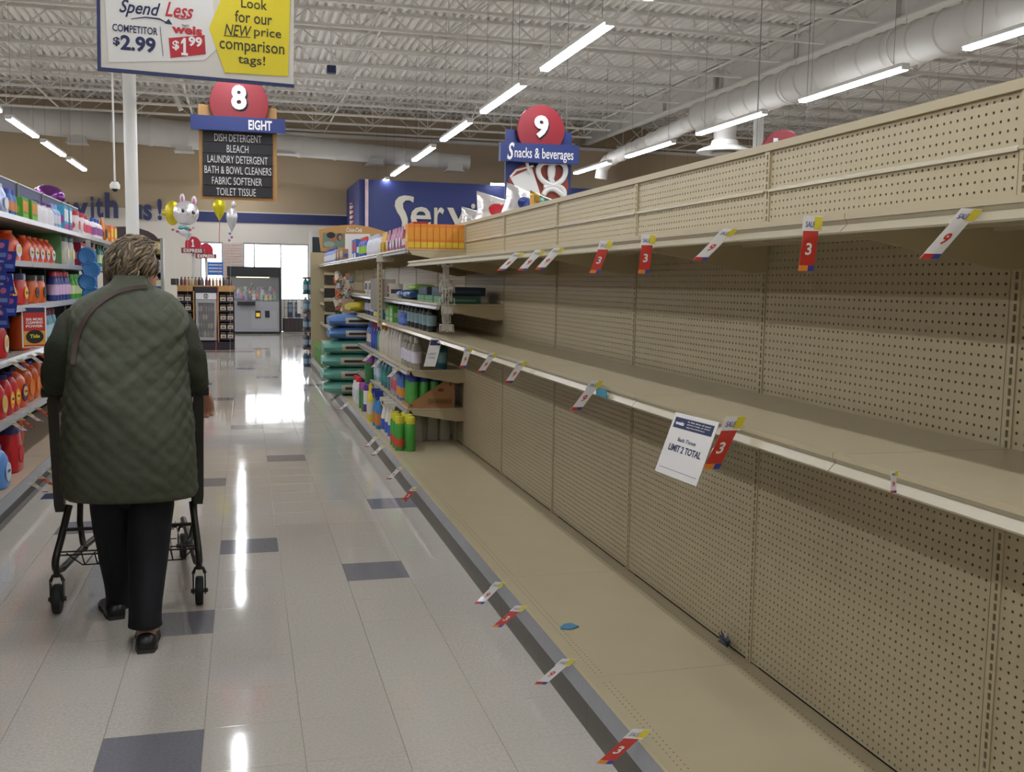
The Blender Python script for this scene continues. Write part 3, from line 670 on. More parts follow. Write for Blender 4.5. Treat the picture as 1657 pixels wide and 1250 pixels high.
# aisle 9 and 10
def store_sign(Y, disc, rpx, num, bar, words, boardb, label, art):
    c = at(*disc, Y); t = thing('aisle_sign', (c.x, Y, c.z), label, 'sign'); PY = lambda y: (V((0, y, 0)), V((1, 0, 0)), V((0, 0, 1)))
    b = pbox(*boardb, Y); MB().box(b[0], b[1], Y, Y+.04, b[2], b[3]).build('blue_board', BLUE, t, smooth=False)
    r = rpx/FPX*(c-EYE).dot(FW); MB().lathe([(r, 0), (r, .035), (r*.985, .04)], (c.x, Y-.03, c.z), 40, ax='y').build('red_disc', RED, t)
    MB().text(num[0], PY(Y-.075), pbox(*num[1], Y-.07), bold=.042, th=.015).build('numeral', INKW, t, smooth=False)
    q = pbox(*num[1], Y-.07); MB().text(num[0], PY(Y-.07), (q[0]+.018, q[1]+.018, q[2]-.018, q[3]-.018), bold=.042, th=.004).build('numeral_shade', INKB, t, smooth=False)
    if bar:
        q = pbox(*bar, Y-.1); MB().box(q[0], q[1], Y-.17, Y-.07, q[2], q[3]).build('blue_bar', BLUE, t, smooth=False)
        w_ = pbox(*words[1], Y-.17); h_ = w_[3]-w_[2]
        MB().text(words[0][1:], PY(Y-.17), (w_[0]+(w_[1]-w_[0])*.1, w_[1], w_[2], w_[3]-h_*.12), bold=.008).build('lettering', INKW, t, smooth=False)
        MB().text('S', PY(Y-.17), (w_[0]-.01, w_[0]+(w_[1]-w_[0])*.095, w_[2]+h_*.05, w_[3]+.03), bold=.02, shear=.3).build('initial', INKW, t, smooth=False)
    if art:
        P = PY(Y-.0)
        def pp(x, y, Yq=Y-.02): p = at(x, y, Yq); return (p.x, p.z)
        cc = at(885, 300, Y); rr = 36/FPX*(cc-EYE).dot(FW)
        MB().prism([(cc.x+rr*math.cos(a/20*math.pi), cc.z+rr*math.sin(a/20*math.pi)) for a in range(40)], P, .012).build('rust_disc', mat('sign_rust', '9c4a3c', .5), t, smooth=False)
        MB().prism([pp(822, 292), pp(855, 333), pp(882, 333), pp(861, 268), pp(848, 266), pp(832, 275)], (V((0, Y-.012, 0)), P[1], P[2]), .006).build('cup_outline', mat('sign_rust2', 'b0433a', .5), t, smooth=False)
        MB().prism([pp(825, 288), pp(846, 322), pp(876, 322), pp(860, 272)], (V((0, Y-.02, 0)), P[1], P[2]), .02).build('cup', INKW, t, smooth=False)
        mb = MB(); mb.tube([V((pp(825, 287)[0], Y-.04, pp(825, 287)[1])), V((pp(835, 276)[0], Y-.04, pp(835, 276)[1])), V((pp(862, 269)[0], Y-.04, pp(862, 269)[1]))], .014, 6); mb.build('cup_rim', INKW, t)
        mb = MB(); mb.tube([V((*pp(849, 255), 0)).xzy if False else V((pp(849, 255)[0], Y-.05, pp(849, 255)[1])), V((pp(856, 282)[0], Y-.05, pp(856, 282)[1]))], .02, 8); mb.build('straw', INKW, t)
        mb = MB()
        def loop(pts): mb.tube([V(q) for q in catmull([[pp(a, b)[0], Y-.05, pp(a, b)[1]] for a, b in pts], 28)], .033, 8)
        loop([(889, 293), (893, 283), (893, 270), (886, 263), (876, 265), (870, 274), (872, 286), (880, 295), (892, 300), (905, 303)])
        loop([(893, 296), (889, 283), (890, 270), (899, 263), (909, 265), (914, 275), (911, 288), (902, 297), (888, 302), (879, 304)])
        loop([(878, 316), (884, 308), (894, 306), (903, 311), (911, 318)]); loop([(905, 303), (911, 309), (912, 320)])
        mb.build('pretzel', INKW, t)
    mb = MB()
    for dx in (-.35, .35): mb.tube([(c.x+dx, Y+.02, c.z), (c.x+dx, Y+.02, 5.5)], .004, 5)
    mb.build('cable', CABLE, t)
store_sign(12.0, (873, 212), 39.5, ('9', (864, 887, 187, 224)), (808, 934, 234, 264), ('Snacks & beverages', (822, 928, 237, 262)), (818, 924, 212, 330), 'hanging aisle sign with red disc 9, Snacks & beverages, cup and pretzel', True)
store_sign(12.0, (1264, 252), 40, ('10', (1250, 1283, 224, 262)), None, None, (1222, 1306, 246, 330), 'red disc of the aisle 10 sign just above the top of the empty shelves', False)

# price comparison banner
def hit(px, py, P):
    n = P[1].cross(P[2]); d = ray(px, py); return EYE+d*((P[0]-EYE).dot(n)/d.dot(n))
A = at(161, 111, 7.0); a1 = at(476, 139, 7.08); R_ = V((a1.x-A.x, a1.y-A.y, 0)).normalized(); tiltv = (a1.z-A.z)
R_ = (a1-A).normalized(); U_ = V((0, 0, 1)); U_ = (U_-R_*U_.dot(R_)).normalized(); PB = (A, R_, U_)
def uv(px, py): h = hit(px, py, PB)-A; return (h.dot(R_), h.dot(U_))
def ubox(x0, x1, y0, y1): return (uv(x0, (y0+y1)/2)[0], uv(x1, (y0+y1)/2)[0], uv((x0+x1)/2, y1)[1], uv((x0+x1)/2, y0)[1])
t = thing('hanging_banner', tuple(A), 'large hanging price comparison banner, white with a yellow arrow panel', 'banner')
W_ = (a1-A).length; H_ = .84; nb = R_.cross(U_).normalized()
def off(l): return (A+nb*l, R_, U_)
MB().prism([(.01, .01), (W_-.005, .01), (W_-.005, H_), (.01, H_)], off(-.02), .02).build('panel', mat('banner_white', 'cfcbc2', .6, noise_amt=.03, noise_scale=3), t, smooth=False)
mb = MB(); mb.prism([(-.012, -.012), (W_, -.012), (W_, .008), (-.012, .008)], off(-.022), .03); mb.prism([(-.012, .008), (.008, .008), (.008, H_), (-.012, H_)], off(-.022), .03); mb.build('frame', NAVY, t, smooth=False)
MB().prism([uv(176, 101), uv(330, 98), uv(350, 80), uv(340, -60), uv(166, -60)], off(0.0), .004).build('price_card', mat('banner_card', 'd9d8d4', .6), t, smooth=False)
MB().prism([uv(338, 46), uv(364, 118), uv(466, 124), uv(471, -60), uv(372, -60), uv(357, 0)], off(0.002), .005).build('yellow_panel', YEL, t, smooth=False)
L0 = .004
def tx(s_, bx, nm, mt, bold=0, shear=0, l=.0045, **k): MB().text(s_, off(l), ubox(*bx), bold=bold, shear=shear, th=.002, **k).build(nm, mt, t, smooth=False)
tx('Spend', (193, 260, 2, 30), 'script_lettering', INKN, .015, .35); tx('Less', (267, 313, 5, 29), 'script_lettering', INKR, .015, .35)
mb = MB(); pts = [uv(212, 31), uv(235, 28), uv(258, 31), uv(272, 38)]
mb.tube([A+R_*p[0]+U_*p[1]+nb*.006 for p in pts], [.002, .004, .005, .003], 6); q = [uv(266, 38), uv(279, 40), uv(273, 31)]; mb.prism(q, off(.0045), .003); mb.build('arrow', INKN, t, smooth=False)
mb = MB(); mb.tube([A+R_*p[0]+U_*p[1]+nb*.006 for p in (uv(282, 27), uv(294, 31), uv(305, 30))], .003, 6); mb.build('swash', INKR, t)
tx('COMPETITOR', (182, 255, 42, 54), 'lettering', INKN, .015); tx('$', (183, 194, 60, 75), 'lettering', INKN, .03); tx('2.99', (195, 252, 59, 84), 'price_lettering', INKN, .035)
tx("THAT'S", (294, 306, 40, 44), 'lettering', INKN); tx('weis', (278, 327, 42, 56), 'shop_name', INKR, .04)
mb = MB(); mb.bar(A+R_*uv(259, 43)[0]+U_*uv(259, 43)[1]+nb*.005, A+R_*uv(264, 91)[0]+U_*uv(264, 91)[1]+nb*.005, .003); mb.build('divider', INKN, t, smooth=False)
MB().prism([uv(273, 62), uv(276, 94), uv(333, 88), uv(331, 57)], off(.004), .003).build('red_tag', INKR, t, smooth=False)
tx('$', (279, 290, 66, 82), 'lettering', INKW, .03, l=.007); tx('1', (293, 304, 62, 90), 'price_lettering', INKW, .04, l=.007); tx('99', (305, 327, 60, 76), 'price_lettering', INKW, .035, l=.007)
for s_, bx, sh in (('Look', (390, 432, -1, 15), 0), ('for our', (380, 440, 20, 39), 0), ('NEW', (363, 407, 41, 59), .25), ('price', (411, 455, 47, 65), 0), ('comparison', (355, 460, 66, 90), 0), ('tags!', (385, 429, 90, 109), 0)):
    tx(s_, bx, 'lettering', INKD, .008, sh, l=.0075)
p, q = uv(362, 58), uv(405, 61); mb = MB(); mb.bar(A+R_*p[0]+U_*p[1]+nb*.008, A+R_*q[0]+U_*q[1]+nb*.008, .004); mb.build('underline', INKD, t, smooth=False)
mb = MB()
for u in (.1, W_-.1): p = A+R_*u+U_*H_; mb.tube([p, (p.x, p.y, 5.5)], .004, 5)
mb.build('cable', CABLE, t)
# hanging camera
p = at(186, 306, 14); t = thing('security_camera', (p.x, 14, p.z), 'small white security camera hanging on a thin pole by the column', 'camera')
MB().tube([(p.x, 14, p.z+.1), (p.x, 14, 5.5)], .012, 8).build('pole', WHITE, t); MB().lathe([(.04, .02), (.06, 0), (.065, .05), (.04, .09)], (p.x, 14, p.z), 16).build('housing', WHITE, t)
MB().ball((p.x, 14, p.z-.0), .038, .038, .038).build('dome', BLACK, t)
p = at(536, 113, 17); t = thing('ceiling_sensor', tuple(p), 'small dark square camera under the ceiling joists', 'camera')
MB().box(p.x-.07, p.x+.07, 16.93, 17.07, p.z-.06, p.z+.06).build('housing', INKN, t, smooth=False); MB().tube([(p.x, 17, p.z), (p.x, 17, 5.6)], .015, 6).build('pole', OFFW, t)
# ------------------------------------------------------------------ products (local frame: front towards -y, base at z=0, x across)
def prod(build, name, label, cat): t = thing(name, (0, 0, 0), label, cat); build(t); return t
def jug(body, cap, lab, lab2=None, w=.2, d=.115, h=.27, txt=None, name='detergent_jug', tap=.55, capr=.032):
    def f(t):
        mb = MB(); mb.sell([(0, 0, 0, w*.44, d*.42), (0, 0, .008, w*.49, d*.49), (0, 0, h*.12, w*.5, d*.5), (0, 0, h*.5, w*.48, d*.48), (-w*.03, 0, h*.68, w*.4, d*.44), (-w*.08, 0, h*.8, w*.27, d*.36), (-w*.1, 0, h*.87, capr*1.05, capr*1.05), (-w*.1, 0, h*.9, capr*.9, capr*.9)], 3, 20)
        mb.build('body', pl(body), t, local=True)
        mb = MB(); mb.tube([(w*.02, 0, h*.79), (w*.2, 0, h*.76), (w*.36, 0, h*.64), (w*.43, 0, h*.45), (w*.38, 0, h*.3)], [d*.12, d*.14, d*.15, d*.14, d*.12], 8); mb.build('handle', pl(body), t, local=True)
        mb = MB(); mb.lathe([(capr, h*.87), (capr, h*.99), (capr*.93, h)], (-w*.1, 0, 0), 16); mb.build('cap', pl(cap), t, local=True)
        for s in (-1, 1):
            o = V((0, s*(d*.485), h*.36)); R_ = V((-s*1., 0, 0)) if s > 0 else V((1, 0, 0)); P = (o, R_, V((0, 0, 1)))
            a = w*.31; b = h*.22
            l = MB(); l.prism([(a*math.cos(k*math.pi/10), b*math.sin(k*math.pi/10)) for k in range(20)], P, .004); l = l.build('label', paper(lab), t, local=True, smooth=False)
            if lab2:
                q = MB(); q.prism([(a*.72*math.cos(k*math.pi/10), b*.15+b*.55*math.sin(k*math.pi/10)) for k in range(20)], (o+V((0, s*.004, 0)), R_, P[2]), .001); q.build('label_disc', paper(lab2), l, local=True, smooth=False)
            if txt: MB().text(txt, (o+V((0, s*.005, 0)), R_, P[2]), (-a*.55, a*.55, -b*.02, b*.3), bold=.03, th=.001, lift=.0).build('lettering', INKN, l, local=True, smooth=False)
        # side label so the narrow face reads too
        P = (V((w*.5, 0, h*.3)), V((0, 1, 0)), V((0, 0, 1)))
    return lambda label: prod(f, name, label, 'detergent bottle')
def tub(body, lid, lab, w=.2, d=.13, h=.24, txt=None, e=3.2, lidh=.2):
    def f(t):
        MB().sell([(0, 0, 0, w*.46, d*.46), (0, 0, .01, w*.5, d*.5), (0, 0, h*.5, w*.48, d*.48), (0, 0, h*.72, w*.44, d*.45), (0, 0, h*(1-lidh), w*.4, d*.42)], e, 22).build('body', pl(body), t, local=True)
        MB().sell([(0, 0, h*(1-lidh), w*.42, d*.44), (0, 0, h*.98, w*.42, d*.44), (0, 0, h, w*.39, d*.41)], e, 22).build('lid', pl(lid), t, local=True)
        for s, dd in ((-1, d*.485),):
            o = V((0, s*dd, h*.38)); a, b = w*.26, h*.2; P = (o, V((1, 0, 0)), V((0, 0, 1)))
            l = MB().prism([(a*math.cos(k*math.pi/10), b*math.sin(k*math.pi/10)) for k in range(20)], P, .004).build('label', paper(lab), t, local=True, smooth=False)
            if txt: MB().text(txt, (o+V((0, -.004, 0)), P[1], P[2]), (-a*.6, a*.6, -b*.2, b*.25), bold=.03, th=.001).build('lettering', INKN, l, local=True, smooth=False)
        for s in (-1, 1):
            P = (V((s*w*.488, 0, h*.38)), V((0, s*1., 0)), V((0, 0, 1))); a, b = d*.3, h*.17
            l = MB().prism([(a*math.cos(k*math.pi/10), b*math.sin(k*math.pi/10)) for k in range(20)], P, .004).build('side_label', paper(lab), t, local=True, smooth=False)
            if txt: MB().text(txt, (P[0]+V((s*.004, 0, 0)), P[1], P[2]), (-a*.7, a*.7, -b*.2, b*.25), bold=.03, th=.001).build('lettering', INKN, l, local=True, smooth=False)
    return lambda label: prod(f, 'detergent_tub', label, 'detergent tub')
def bottle(body, cap, lab, w=.09, d=.06, h=.26, capr=.018, e=2.4, neck=.8, trans=False, name='cleaner_bottle', labh=(.2, .55)):
    def f(t):
        m_ = mat('clear_bottle_'+body, body, .1, alpha=.55) if trans else pl(body)
        MB().sell([(0, 0, 0, w*.44, d*.44), (0, 0, .006, w*.49, d*.49), (0, 0, h*neck*.75, w*.5, d*.5), (0, 0, h*neck*.92, w*.36, d*.4), (0, 0, h*neck, capr*1.1, capr*1.1), (0, 0, h*(neck+.03), capr*.85, capr*.85)], e, 18).build('body', m_, t, local=True)
        MB().lathe([(capr, h*neck), (capr, h*.97), (capr*.85, h)], (0, 0, 0), 14).build('cap', pl(cap), t, local=True)
        if lab:
            MB().sell([(0, 0, h*labh[0], w*.505+.001, d*.505+.001), (0, 0, h*labh[1], w*.505+.001, d*.505+.001)], e, 18).build('label', paper(lab), t, local=True)
    return lambda label: prod(f, name, label, 'bottle')
def can(body, cap, band=None, r=.033, h=.24, name='spray_can'):
    def f(t):
        MB().lathe([(r*.92, 0), (r, .005), (r, h*.78), (r*.9, h*.8)], (0, 0, 0), 20).build('body', pl(body), t, local=True)
        MB().lathe([(r*.97, h*.79), (r*.97, h*.95), (r*.85, h*.99), (r*.5, h)], (0, 0, 0), 20).build('cap', pl(cap), t, local=True)
        if band: MB().lathe([(r*1.012, h*.12), (r*1.012, h*.36)], (0, 0, 0), 20).build('label', paper(band), t, local=True)
    return lambda label: prod(f, name, label, 'spray can')
def spray(body, head, lab, w=.1, d=.06, h=.28):
    def f(t):
        MB().sell([(0, 0, 0, w*.46, d*.46), (0, 0, .006, w*.5, d*.5), (0, 0, h*.45, w*.48, d*.48), (0, 0, h*.6, w*.28, d*.36), (0, 0, h*.76, .016, .016)], 2.6, 18).build('body', pl(body), t, local=True)
        mb = MB(); mb.lathe([(.017, h*.75), (.017, h*.82)], (0, 0, 0), 12); mb.box(-.012, .012, -.045, .03, h*.88, h); mb.box(-.009, .009, -.015, .02, h*.8, h*.9); mb.build('spray_head', pl(head), t, local=True, smooth=False)
        MB().tube([(0, -.035, h*.88), (0, -.03, h*.8), (0, -.018, h*.74)], .005, 6).build('trigger', pl(head), t, local=True)
        MB().sell([(0, 0, h*.1, w*.505, d*.505+.001), (0, 0, h*.4, w*.49+.001, d*.495+.001)], 2.6, 18).build('label', paper(lab), t, local=True)
    return lambda label: prod(f, 'spray_bottle', label, 'spray bottle')
def carton(col, panel, w=.12, d=.06, h=.2, p2=None, name='product_box', cat='box'):
    def f(t):
        MB().bbox(-w/2, w/2, -d/2, d/2, 0, h, .002).build('carton', paper(col), t, local=True, smooth=False)
        MB().box(-w*.42, w*.42, -d/2-.0012, -d/2, h*.38, h*.86).build('front_panel', paper(panel), t, local=True, smooth=False)
        for s in (-1, 1): MB().box(*( (-w/2-.0012, -w/2) if s < 0 else (w/2, w/2+.0012)), -d*.38, d*.38, h*.3, h*.6).build('side_panel', paper(p2 or panel), t, local=True, smooth=False)
        if p2: MB().box(-w*.44, w*.44, -d/2-.0012, -d/2, h*.06, h*.28).build('stripe', paper(p2), t, local=True, smooth=False)
    return lambda label: prod(f, name, label, cat)
def pouch(col, panel, w=.2, d=.08, h=.26, p2=None, name='refill_pouch', cat='pouch', mt=None):
    def f(t):
        rows = [(0, 0, 0, w*.46, d*.45), (0, 0, .012, w*.49, d*.5), (0, 0, h*.35, w*.5, d*.48), (0, 0, h*.7, w*.49, d*.3), (0, 0, h*.88, w*.5, d*.08), (0, 0, h, w*.5, .003)]
        mb = MB(); mb.sell(rows, 2.8, 28); mb.v = [(x+random.uniform(-.002, .002), y+random.uniform(-.003, .003), z) for x, y, z in mb.v]
        mb.build('bag', mt or foil(col), t, local=True)
        for s in (-1, 1):
            yy = s*(d*.485); P = (V((0, yy, h*.35)), V((-s*1.0, 0, 0)), V((0, 0, 1)))
            MB().prism([(w*.3*math.cos(k*math.pi/8), h*.2*math.sin(k*math.pi/8)) for k in range(16)], P, .004).build('print_panel', paper(panel), t, local=True, smooth=False)
        for s in (-1, 1): MB().prism([(d*.3*math.cos(k*math.pi/8), h*.16*math.sin(k*math.pi/8)) for k in range(16)], (V((s*w*.492, 0, h*.33)), V((0, s*1., 0)), V((0, 0, 1))), .003).build('side_print', paper(p2 or panel), t, local=True, smooth=False)
    return lambda label: prod(f, name, label, cat)
def pillow(L, W_, H_, col, panel, strip=None, name='product_bag', cat='bag', mt=None, nx=18):
    """bag lying flat: long axis x, gathered ends"""
    def f(t):
        rings = []
        for i in range(nx+1):
            s = i/nx; x = (s-.5)*L; k = (math.sin(math.pi*min(max(s, .02), .98)))**.22; hh = max(.006, H_/2*k); ww = W_/2*(.8+.2*k)
            rings.append([(x, ww*math.copysign(abs(math.cos(a))**.8, math.cos(a))+random.uniform(-.004, .004)*k, H_/2+hh*math.copysign(abs(math.sin(a))**.8, math.sin(a))*(1+.12*noise.noise(V((x*9, a*1.7, H_*40))))) for a in [2*math.pi*q/16 for q in range(16)]])
        MB().loft(rings).build('bag', mt or foil(col), t, local=True)
        n = 6; top = []
        for s in (-1, 1):
            mb = MB(); rg = []
            for i in range(7):
                x = (i/6-.5)*L*.5; k = (math.sin(math.pi*(x/L+.5)))**.22
                rg.append([(x, s*(W_/2*(.8+.2*k)*math.cos(a)**.8+.003), H_/2+(H_/2*k)*math.copysign(abs(math.sin(a))**.8, math.sin(a))) for a in (-.35, -.1, .15, .4)])
            mb.loft(rg, cap=False, closed=False); mb.build('print_panel', paper(panel), t, local=True)
        if strip:
            for s in (-1, 1): MB().box(-L*.2, L*.12, *((W_*.5+.002, W_*.5+.005) if s > 0 else (-W_*.5-.005, -W_*.5-.002)), H_*.42, H_*.58).build('dark_strip', paper(strip), t, local=True, smooth=False)
    return lambda label: prod(f, name, label, cat)
def row(mk, base, x, z, ys, rz, where, group, wob=.03, dx=0, first_label=None):
    """one product built once, then copied along a shelf; every copy says which one it is"""
    o = None
    for k, y in enumerate(ys):
        lab = ('%s %s' % (base, where)) if len(ys) == 1 else '%s %s, %s' % (base, where, ordinal(k))
        if len(ys) > 1 and len(lab.split()) <= 13: lab += ' from the camera'
        r = rz+random.uniform(-wob, wob); xx = x+random.uniform(-.006, .006)+dx*k
        if o is None:
            o = mk(lab); o['group'] = group; o.location = (xx, y, z); o.rotation_euler = (0, 0, r)
        else: copy_tree(o, (xx, y, z), r, lab, group)
    return o
RL = math.radians(90); RR = math.radians(-90)      # fronts towards +x (left run) / towards -x (right run)
def fr(a, b, n): return [a+(b-a)*k/(n-1) for k in range(n)] if n > 1 else [a]
# ---- left run. x of product centre = shelf front - half depth
G = 'goods on the %s left shelf'
L1, L2, L3, L4, L5, L6 = [G % q for q in ('top', 'second', 'third', 'fourth', 'fifth', 'bottom')]
XL = LSX-.03
row(pouch('d2601f', 'c9c04a', .27, .13, .225, 'e0a030'), 'orange refill pouch with yellow print', XL-.075, 1.835, [6.56, 6.84], RL, 'at the left edge of the top left shelf', L1)
row(pouch('aab4d6', 'd8d8e0', .17, .09, .20, '9aa8d8'), 'pale blue and white pouch', XL-.05, 1.835, [7.08], RL, 'beside the orange pouches on the top left shelf', L1)
row(bottle('2766a8', '2b3d9a', 'c9824a', .075, .06, .18), 'blue bottle with orange label', XL-.04, 1.835, [7.25, 7.34, 7.43], RL, 'on the top left shelf', L1)
row(carton('4f9a2c', 'd98a2c', .23, .17, .15, '7fb43a'), 'bright green detergent carton', XL-.09, 1.835, [7.68, 7.95], RL, 'on the top left shelf', L1)
row(bottle('d5d3d8', '5b2d78', None, .19, .12, .18, .05, 3.5, .82), 'white scent booster bottle with purple cap', XL-.07, 1.835, [8.27, 8.5, 8.72], RL, 'on the top left shelf', L1)
row(bottle('8fa8d2', '8fa8d2', 'c9cfdd', .11, .09, .20), 'pale blue bottle', XL-.06, 1.835, [8.95, 9.08], RL, 'behind the white ones on the top left shelf', L1)
row(carton('3d9cc0', 'e8e8ea', .12, .08, .215, 'b53c8a'), 'cyan, white and magenta carton', XL-.05, 1.835, [9.3, 9.45, 9.6], RL, 'on the top left shelf', L1)
row(tub('d9d0d2', 'b8343c', 'd24a52', .2, .14, .215), 'white tub with red lid', XL-.08, 1.835, [10.05, 10.4], RL, 'on the top left shelf', L1)
row(bottle('d4ccd0', 'b03a52', 'd24a62', .16, .1, .22), 'white bottle with pink red label', XL-.07, 1.835, [10.72, 10.9], RL, 'on the top left shelf', L1)
row(bottle('ddd8de', '2b48a8', '9a5a9a', .16, .1, .22), 'white bottle with blue cap and mauve label', XL-.06, 1.835, [11.2, 11.42, 11.64], RL, 'on the top left shelf', L1)
row(pouch('c9762c', '3c3036', .2, .09, .27), 'orange brown pouch', XL-.06, 1.835, [12.05], RL, 'near the far end of the top left shelf', L1)
row(carton('e8742a', 'e3cf3a', .24, .12, .2, 'e3b93a'), 'orange and yellow carton', XL-.07, 1.835, [12.5, 12.8], RL, 'at the far end of the top left shelf', L1)
row(pouch('cf4a22', 'd8c8a0', .2, .1, .24, 'e0b24a'), 'orange pods pouch', XL-.06, 1.545, [6.62, 6.85], RL, 'at the left edge of the second left shelf', L2)
row(pouch('7a2c20', 'a8602c', .18, .09, .2), 'dark red pods bag', XL-.1, 1.545, [7.12], RL, 'beside the orange pouches on the second left shelf', L2)
row(jug('c9431a', 'c9431a', 'b8c4e0', 'e0b83a', .3, .17, .205, None, 'detergent_jug', capr=.05), 'largest orange detergent jug', XL-.1, 1.545, [7.45], RL, 'on the second left shelf', L2)
row(jug('cf4a1e', 'cf4a1e', 'b8c8e4', 'e0c03a', .21, .13, .19, 'Tide', capr=.03), 'orange detergent jug with pale blue label', XL-.08, 1.545, [7.86, 8.08, 8.3, 8.52, 8.74], RL, 'on the second left shelf', L2)
t = tag(MB().box(LX+.01, LSX-.03, 9.0, 9.012, 1.548, 1.80).build('shelf_divider', mat('divider_green', '5f8f5a', .5), smooth=False), 'thin green divider beside the orange jugs on the second left shelf', 'divider')
row(tub('b9b9b0', '2f4a48', 'd8cf9a', .2, .13, .25), 'grey white tub with dark green lid', XL-.07, 1.545, [9.35, 9.62], RL, 'on the second left shelf', L2)
row(carton('b0264a', 'd8b8c0', .13, .1, .22, 'd88aa0'), 'crimson carton', XL-.06, 1.545, [10.15, 10.35], RL, 'on the second left shelf', L2)
row(bottle('e0a02a', '6a3a8a', 'e8c85a', .1, .08, .25), 'yellow bottle with purple cap', XL-.06, 1.545, [10.75, 10.95, 11.15], RL, 'on the second left shelf', L2)
row(bottle('3f7f6a', '2f5f5a', 'b8cfa0', .1, .08, .25), 'teal bottle', XL-.06, 1.545, [11.5, 11.75, 12.0], RL, 'on the second left shelf', L2)
row(tub('c0261e', '27305e', 'e0a83a', .25, .165, .215, 'Tide'), 'red pods tub with navy lid', XL-.09, 1.25, [6.95, 7.26, 7.62], RL, 'on the third left shelf', L3)
row(tub('cf5a1a', '2b2622', '3a3228', .22, .15, .205, 'Tide'), 'orange pods tub with black lid', XL-.08, 1.25, [8.02, 8.27], RL, 'on the third left shelf', L3)
row(bottle('2f3f86', 'b02038', 'c9a8c8', .12, .09, .24, .03), 'navy bottle with red cap', XL-.05, 1.25, [8.85, 9.0, 9.15, 9.3, 9.45], RL, 'on the third left shelf', L3)
row(bottle('4fae3c', '4fae3c', 'cfd8a0', .09, .07, .22, .022), 'light green bottle', XL-.05, 1.25, [9.75, 9.88, 10.0, 10.12], RL, 'on the third left shelf', L3)
row(bottle('cfcfc9', 'dcdcd8', '9ab88a', .14, .09, .22, .03), 'white softener bottle', XL-.06, 1.25, [10.4, 10.6, 10.8, 11.0], RL, 'on the third left shelf', L3)
row(jug('b51c22', 'b51c22', 'd8d0b0', 'd8a05a', .2, .12, .25, None), 'red refill jug with cream label', XL-.07, .93, [6.72, 6.95], RL, 'at the left edge of the fourth left shelf', L4)
row(jug('cf4f1c', '2e211f', 'cfc8a8', 'e0b83a', .24, .14, .27, 'Tide'), 'orange jug with black cap', XL-.08, .93, [7.72, 7.98], RL, 'beside the promotion card on the fourth left shelf', L4)
row(bottle('5a9ab0', '7a1f3c', 'a8c8d0', .14, .1, .26, .035), 'teal bottle with maroon cap', XL-.07, .93, [8.35, 8.5, 8.65, 8.8], RL, 'on the fourth left shelf', L4)
row(jug('b81c28', '3f8f34', 'c9b87a', 'd8a84a', .2, .115, .25, None), 'red jug with green cap', XL-.06, .56, [6.42, 6.62, 6.82], RL, 'at the left edge of the fifth left shelf', L5)
row(jug('bf222c', '242c66', 'e08a2c', 'e8c83a', .2, .115, .255, 'Tide'), 'red jug with navy cap', XL-.06, .56, [7.02, 7.2], RL, 'on the fifth left shelf', L5)
row(jug('cf4a20', '33243c', '4a2f5a', 'e8b83a', .27, .17, .275, 'Tide', capr=.036), 'large orange jug with purple black cap and violet label', XL-.085, .56, [7.42], RL, 'on the fifth left shelf', L5)
row(jug('cf5a1a', '24306e', 'd87a2c', None, .22, .14, .27, None), 'plain orange jug with navy cap', XL-.09, .56, [7.75, 8.0, 8.25], RL, 'on the fifth left shelf', L5)
row(jug('5a8ac9', '2f6ab8', 'b8c8dc', None, .21, .13, .26, 'Clean'), 'blue detergent jug with pale label', LBX-.1, .185, [6.5], RL, 'at the left edge of the bottom left deck', L6)
row(jug('a81c28', '242850', 'd8a83a', None, .2, .14, .27, None), 'dark red jug', LBX-.25, .185, [6.72, 6.95], RL, 'at the back of the bottom left deck', L6)
row(tub('b81f26', '2b2c5a', 'b81f26', .23, .16, .29, None, 3.4, .14), 'tall red jug with navy cap standing alone', LBX-.16, .185, [7.05], RL, 'on the bottom left deck', L6)
row(jug('b8501a', 'b8501a', 'c9602a', None, .2, .15, .27, None), 'brownish orange jug', LBX-.36, .185, [7.35, 7.58, 7.9, 8.15], RL, 'at the back of the bottom left deck', L6)
# the same shelves go on beside the camera, just outside the frame
row(carton('4f9a2c', 'd98a2c', .2, .16, .2, '7fb43a'), 'green carton beyond the left picture edge', XL-.09, 1.835, fr(5.2, 6.2, 5), RL, 'on the top shelf', L1)
row(jug('cf4a1e', 'cf4a1e', 'b8c8e4', 'e0c03a', .2, .12, .19), 'orange jug beyond the left picture edge', XL-.08, 1.545, fr(5.1, 6.3, 6), RL, 'on the second shelf', L2)
row(tub('c0261e', '27305e', 'e0a83a', .24, .16, .21), 'red tub beyond the left picture edge', XL-.09, 1.25, fr(5.1, 6.6, 6), RL, 'on the third shelf', L3)
row(jug('b51c22', 'b51c22', 'd8d0b0', 'd8a05a', .2, .12, .25), 'red jug beyond the left picture edge', XL-.07, .93, fr(5.1, 6.45, 7), RL, 'on the fourth shelf', L4)
row(jug('cf5a1a', '24306e', 'd87a2c', None, .2, .12, .25), 'orange jug beyond the left picture edge', XL-.07, .56, fr(5.0, 6.15, 6), RL, 'on the fifth shelf', L5)
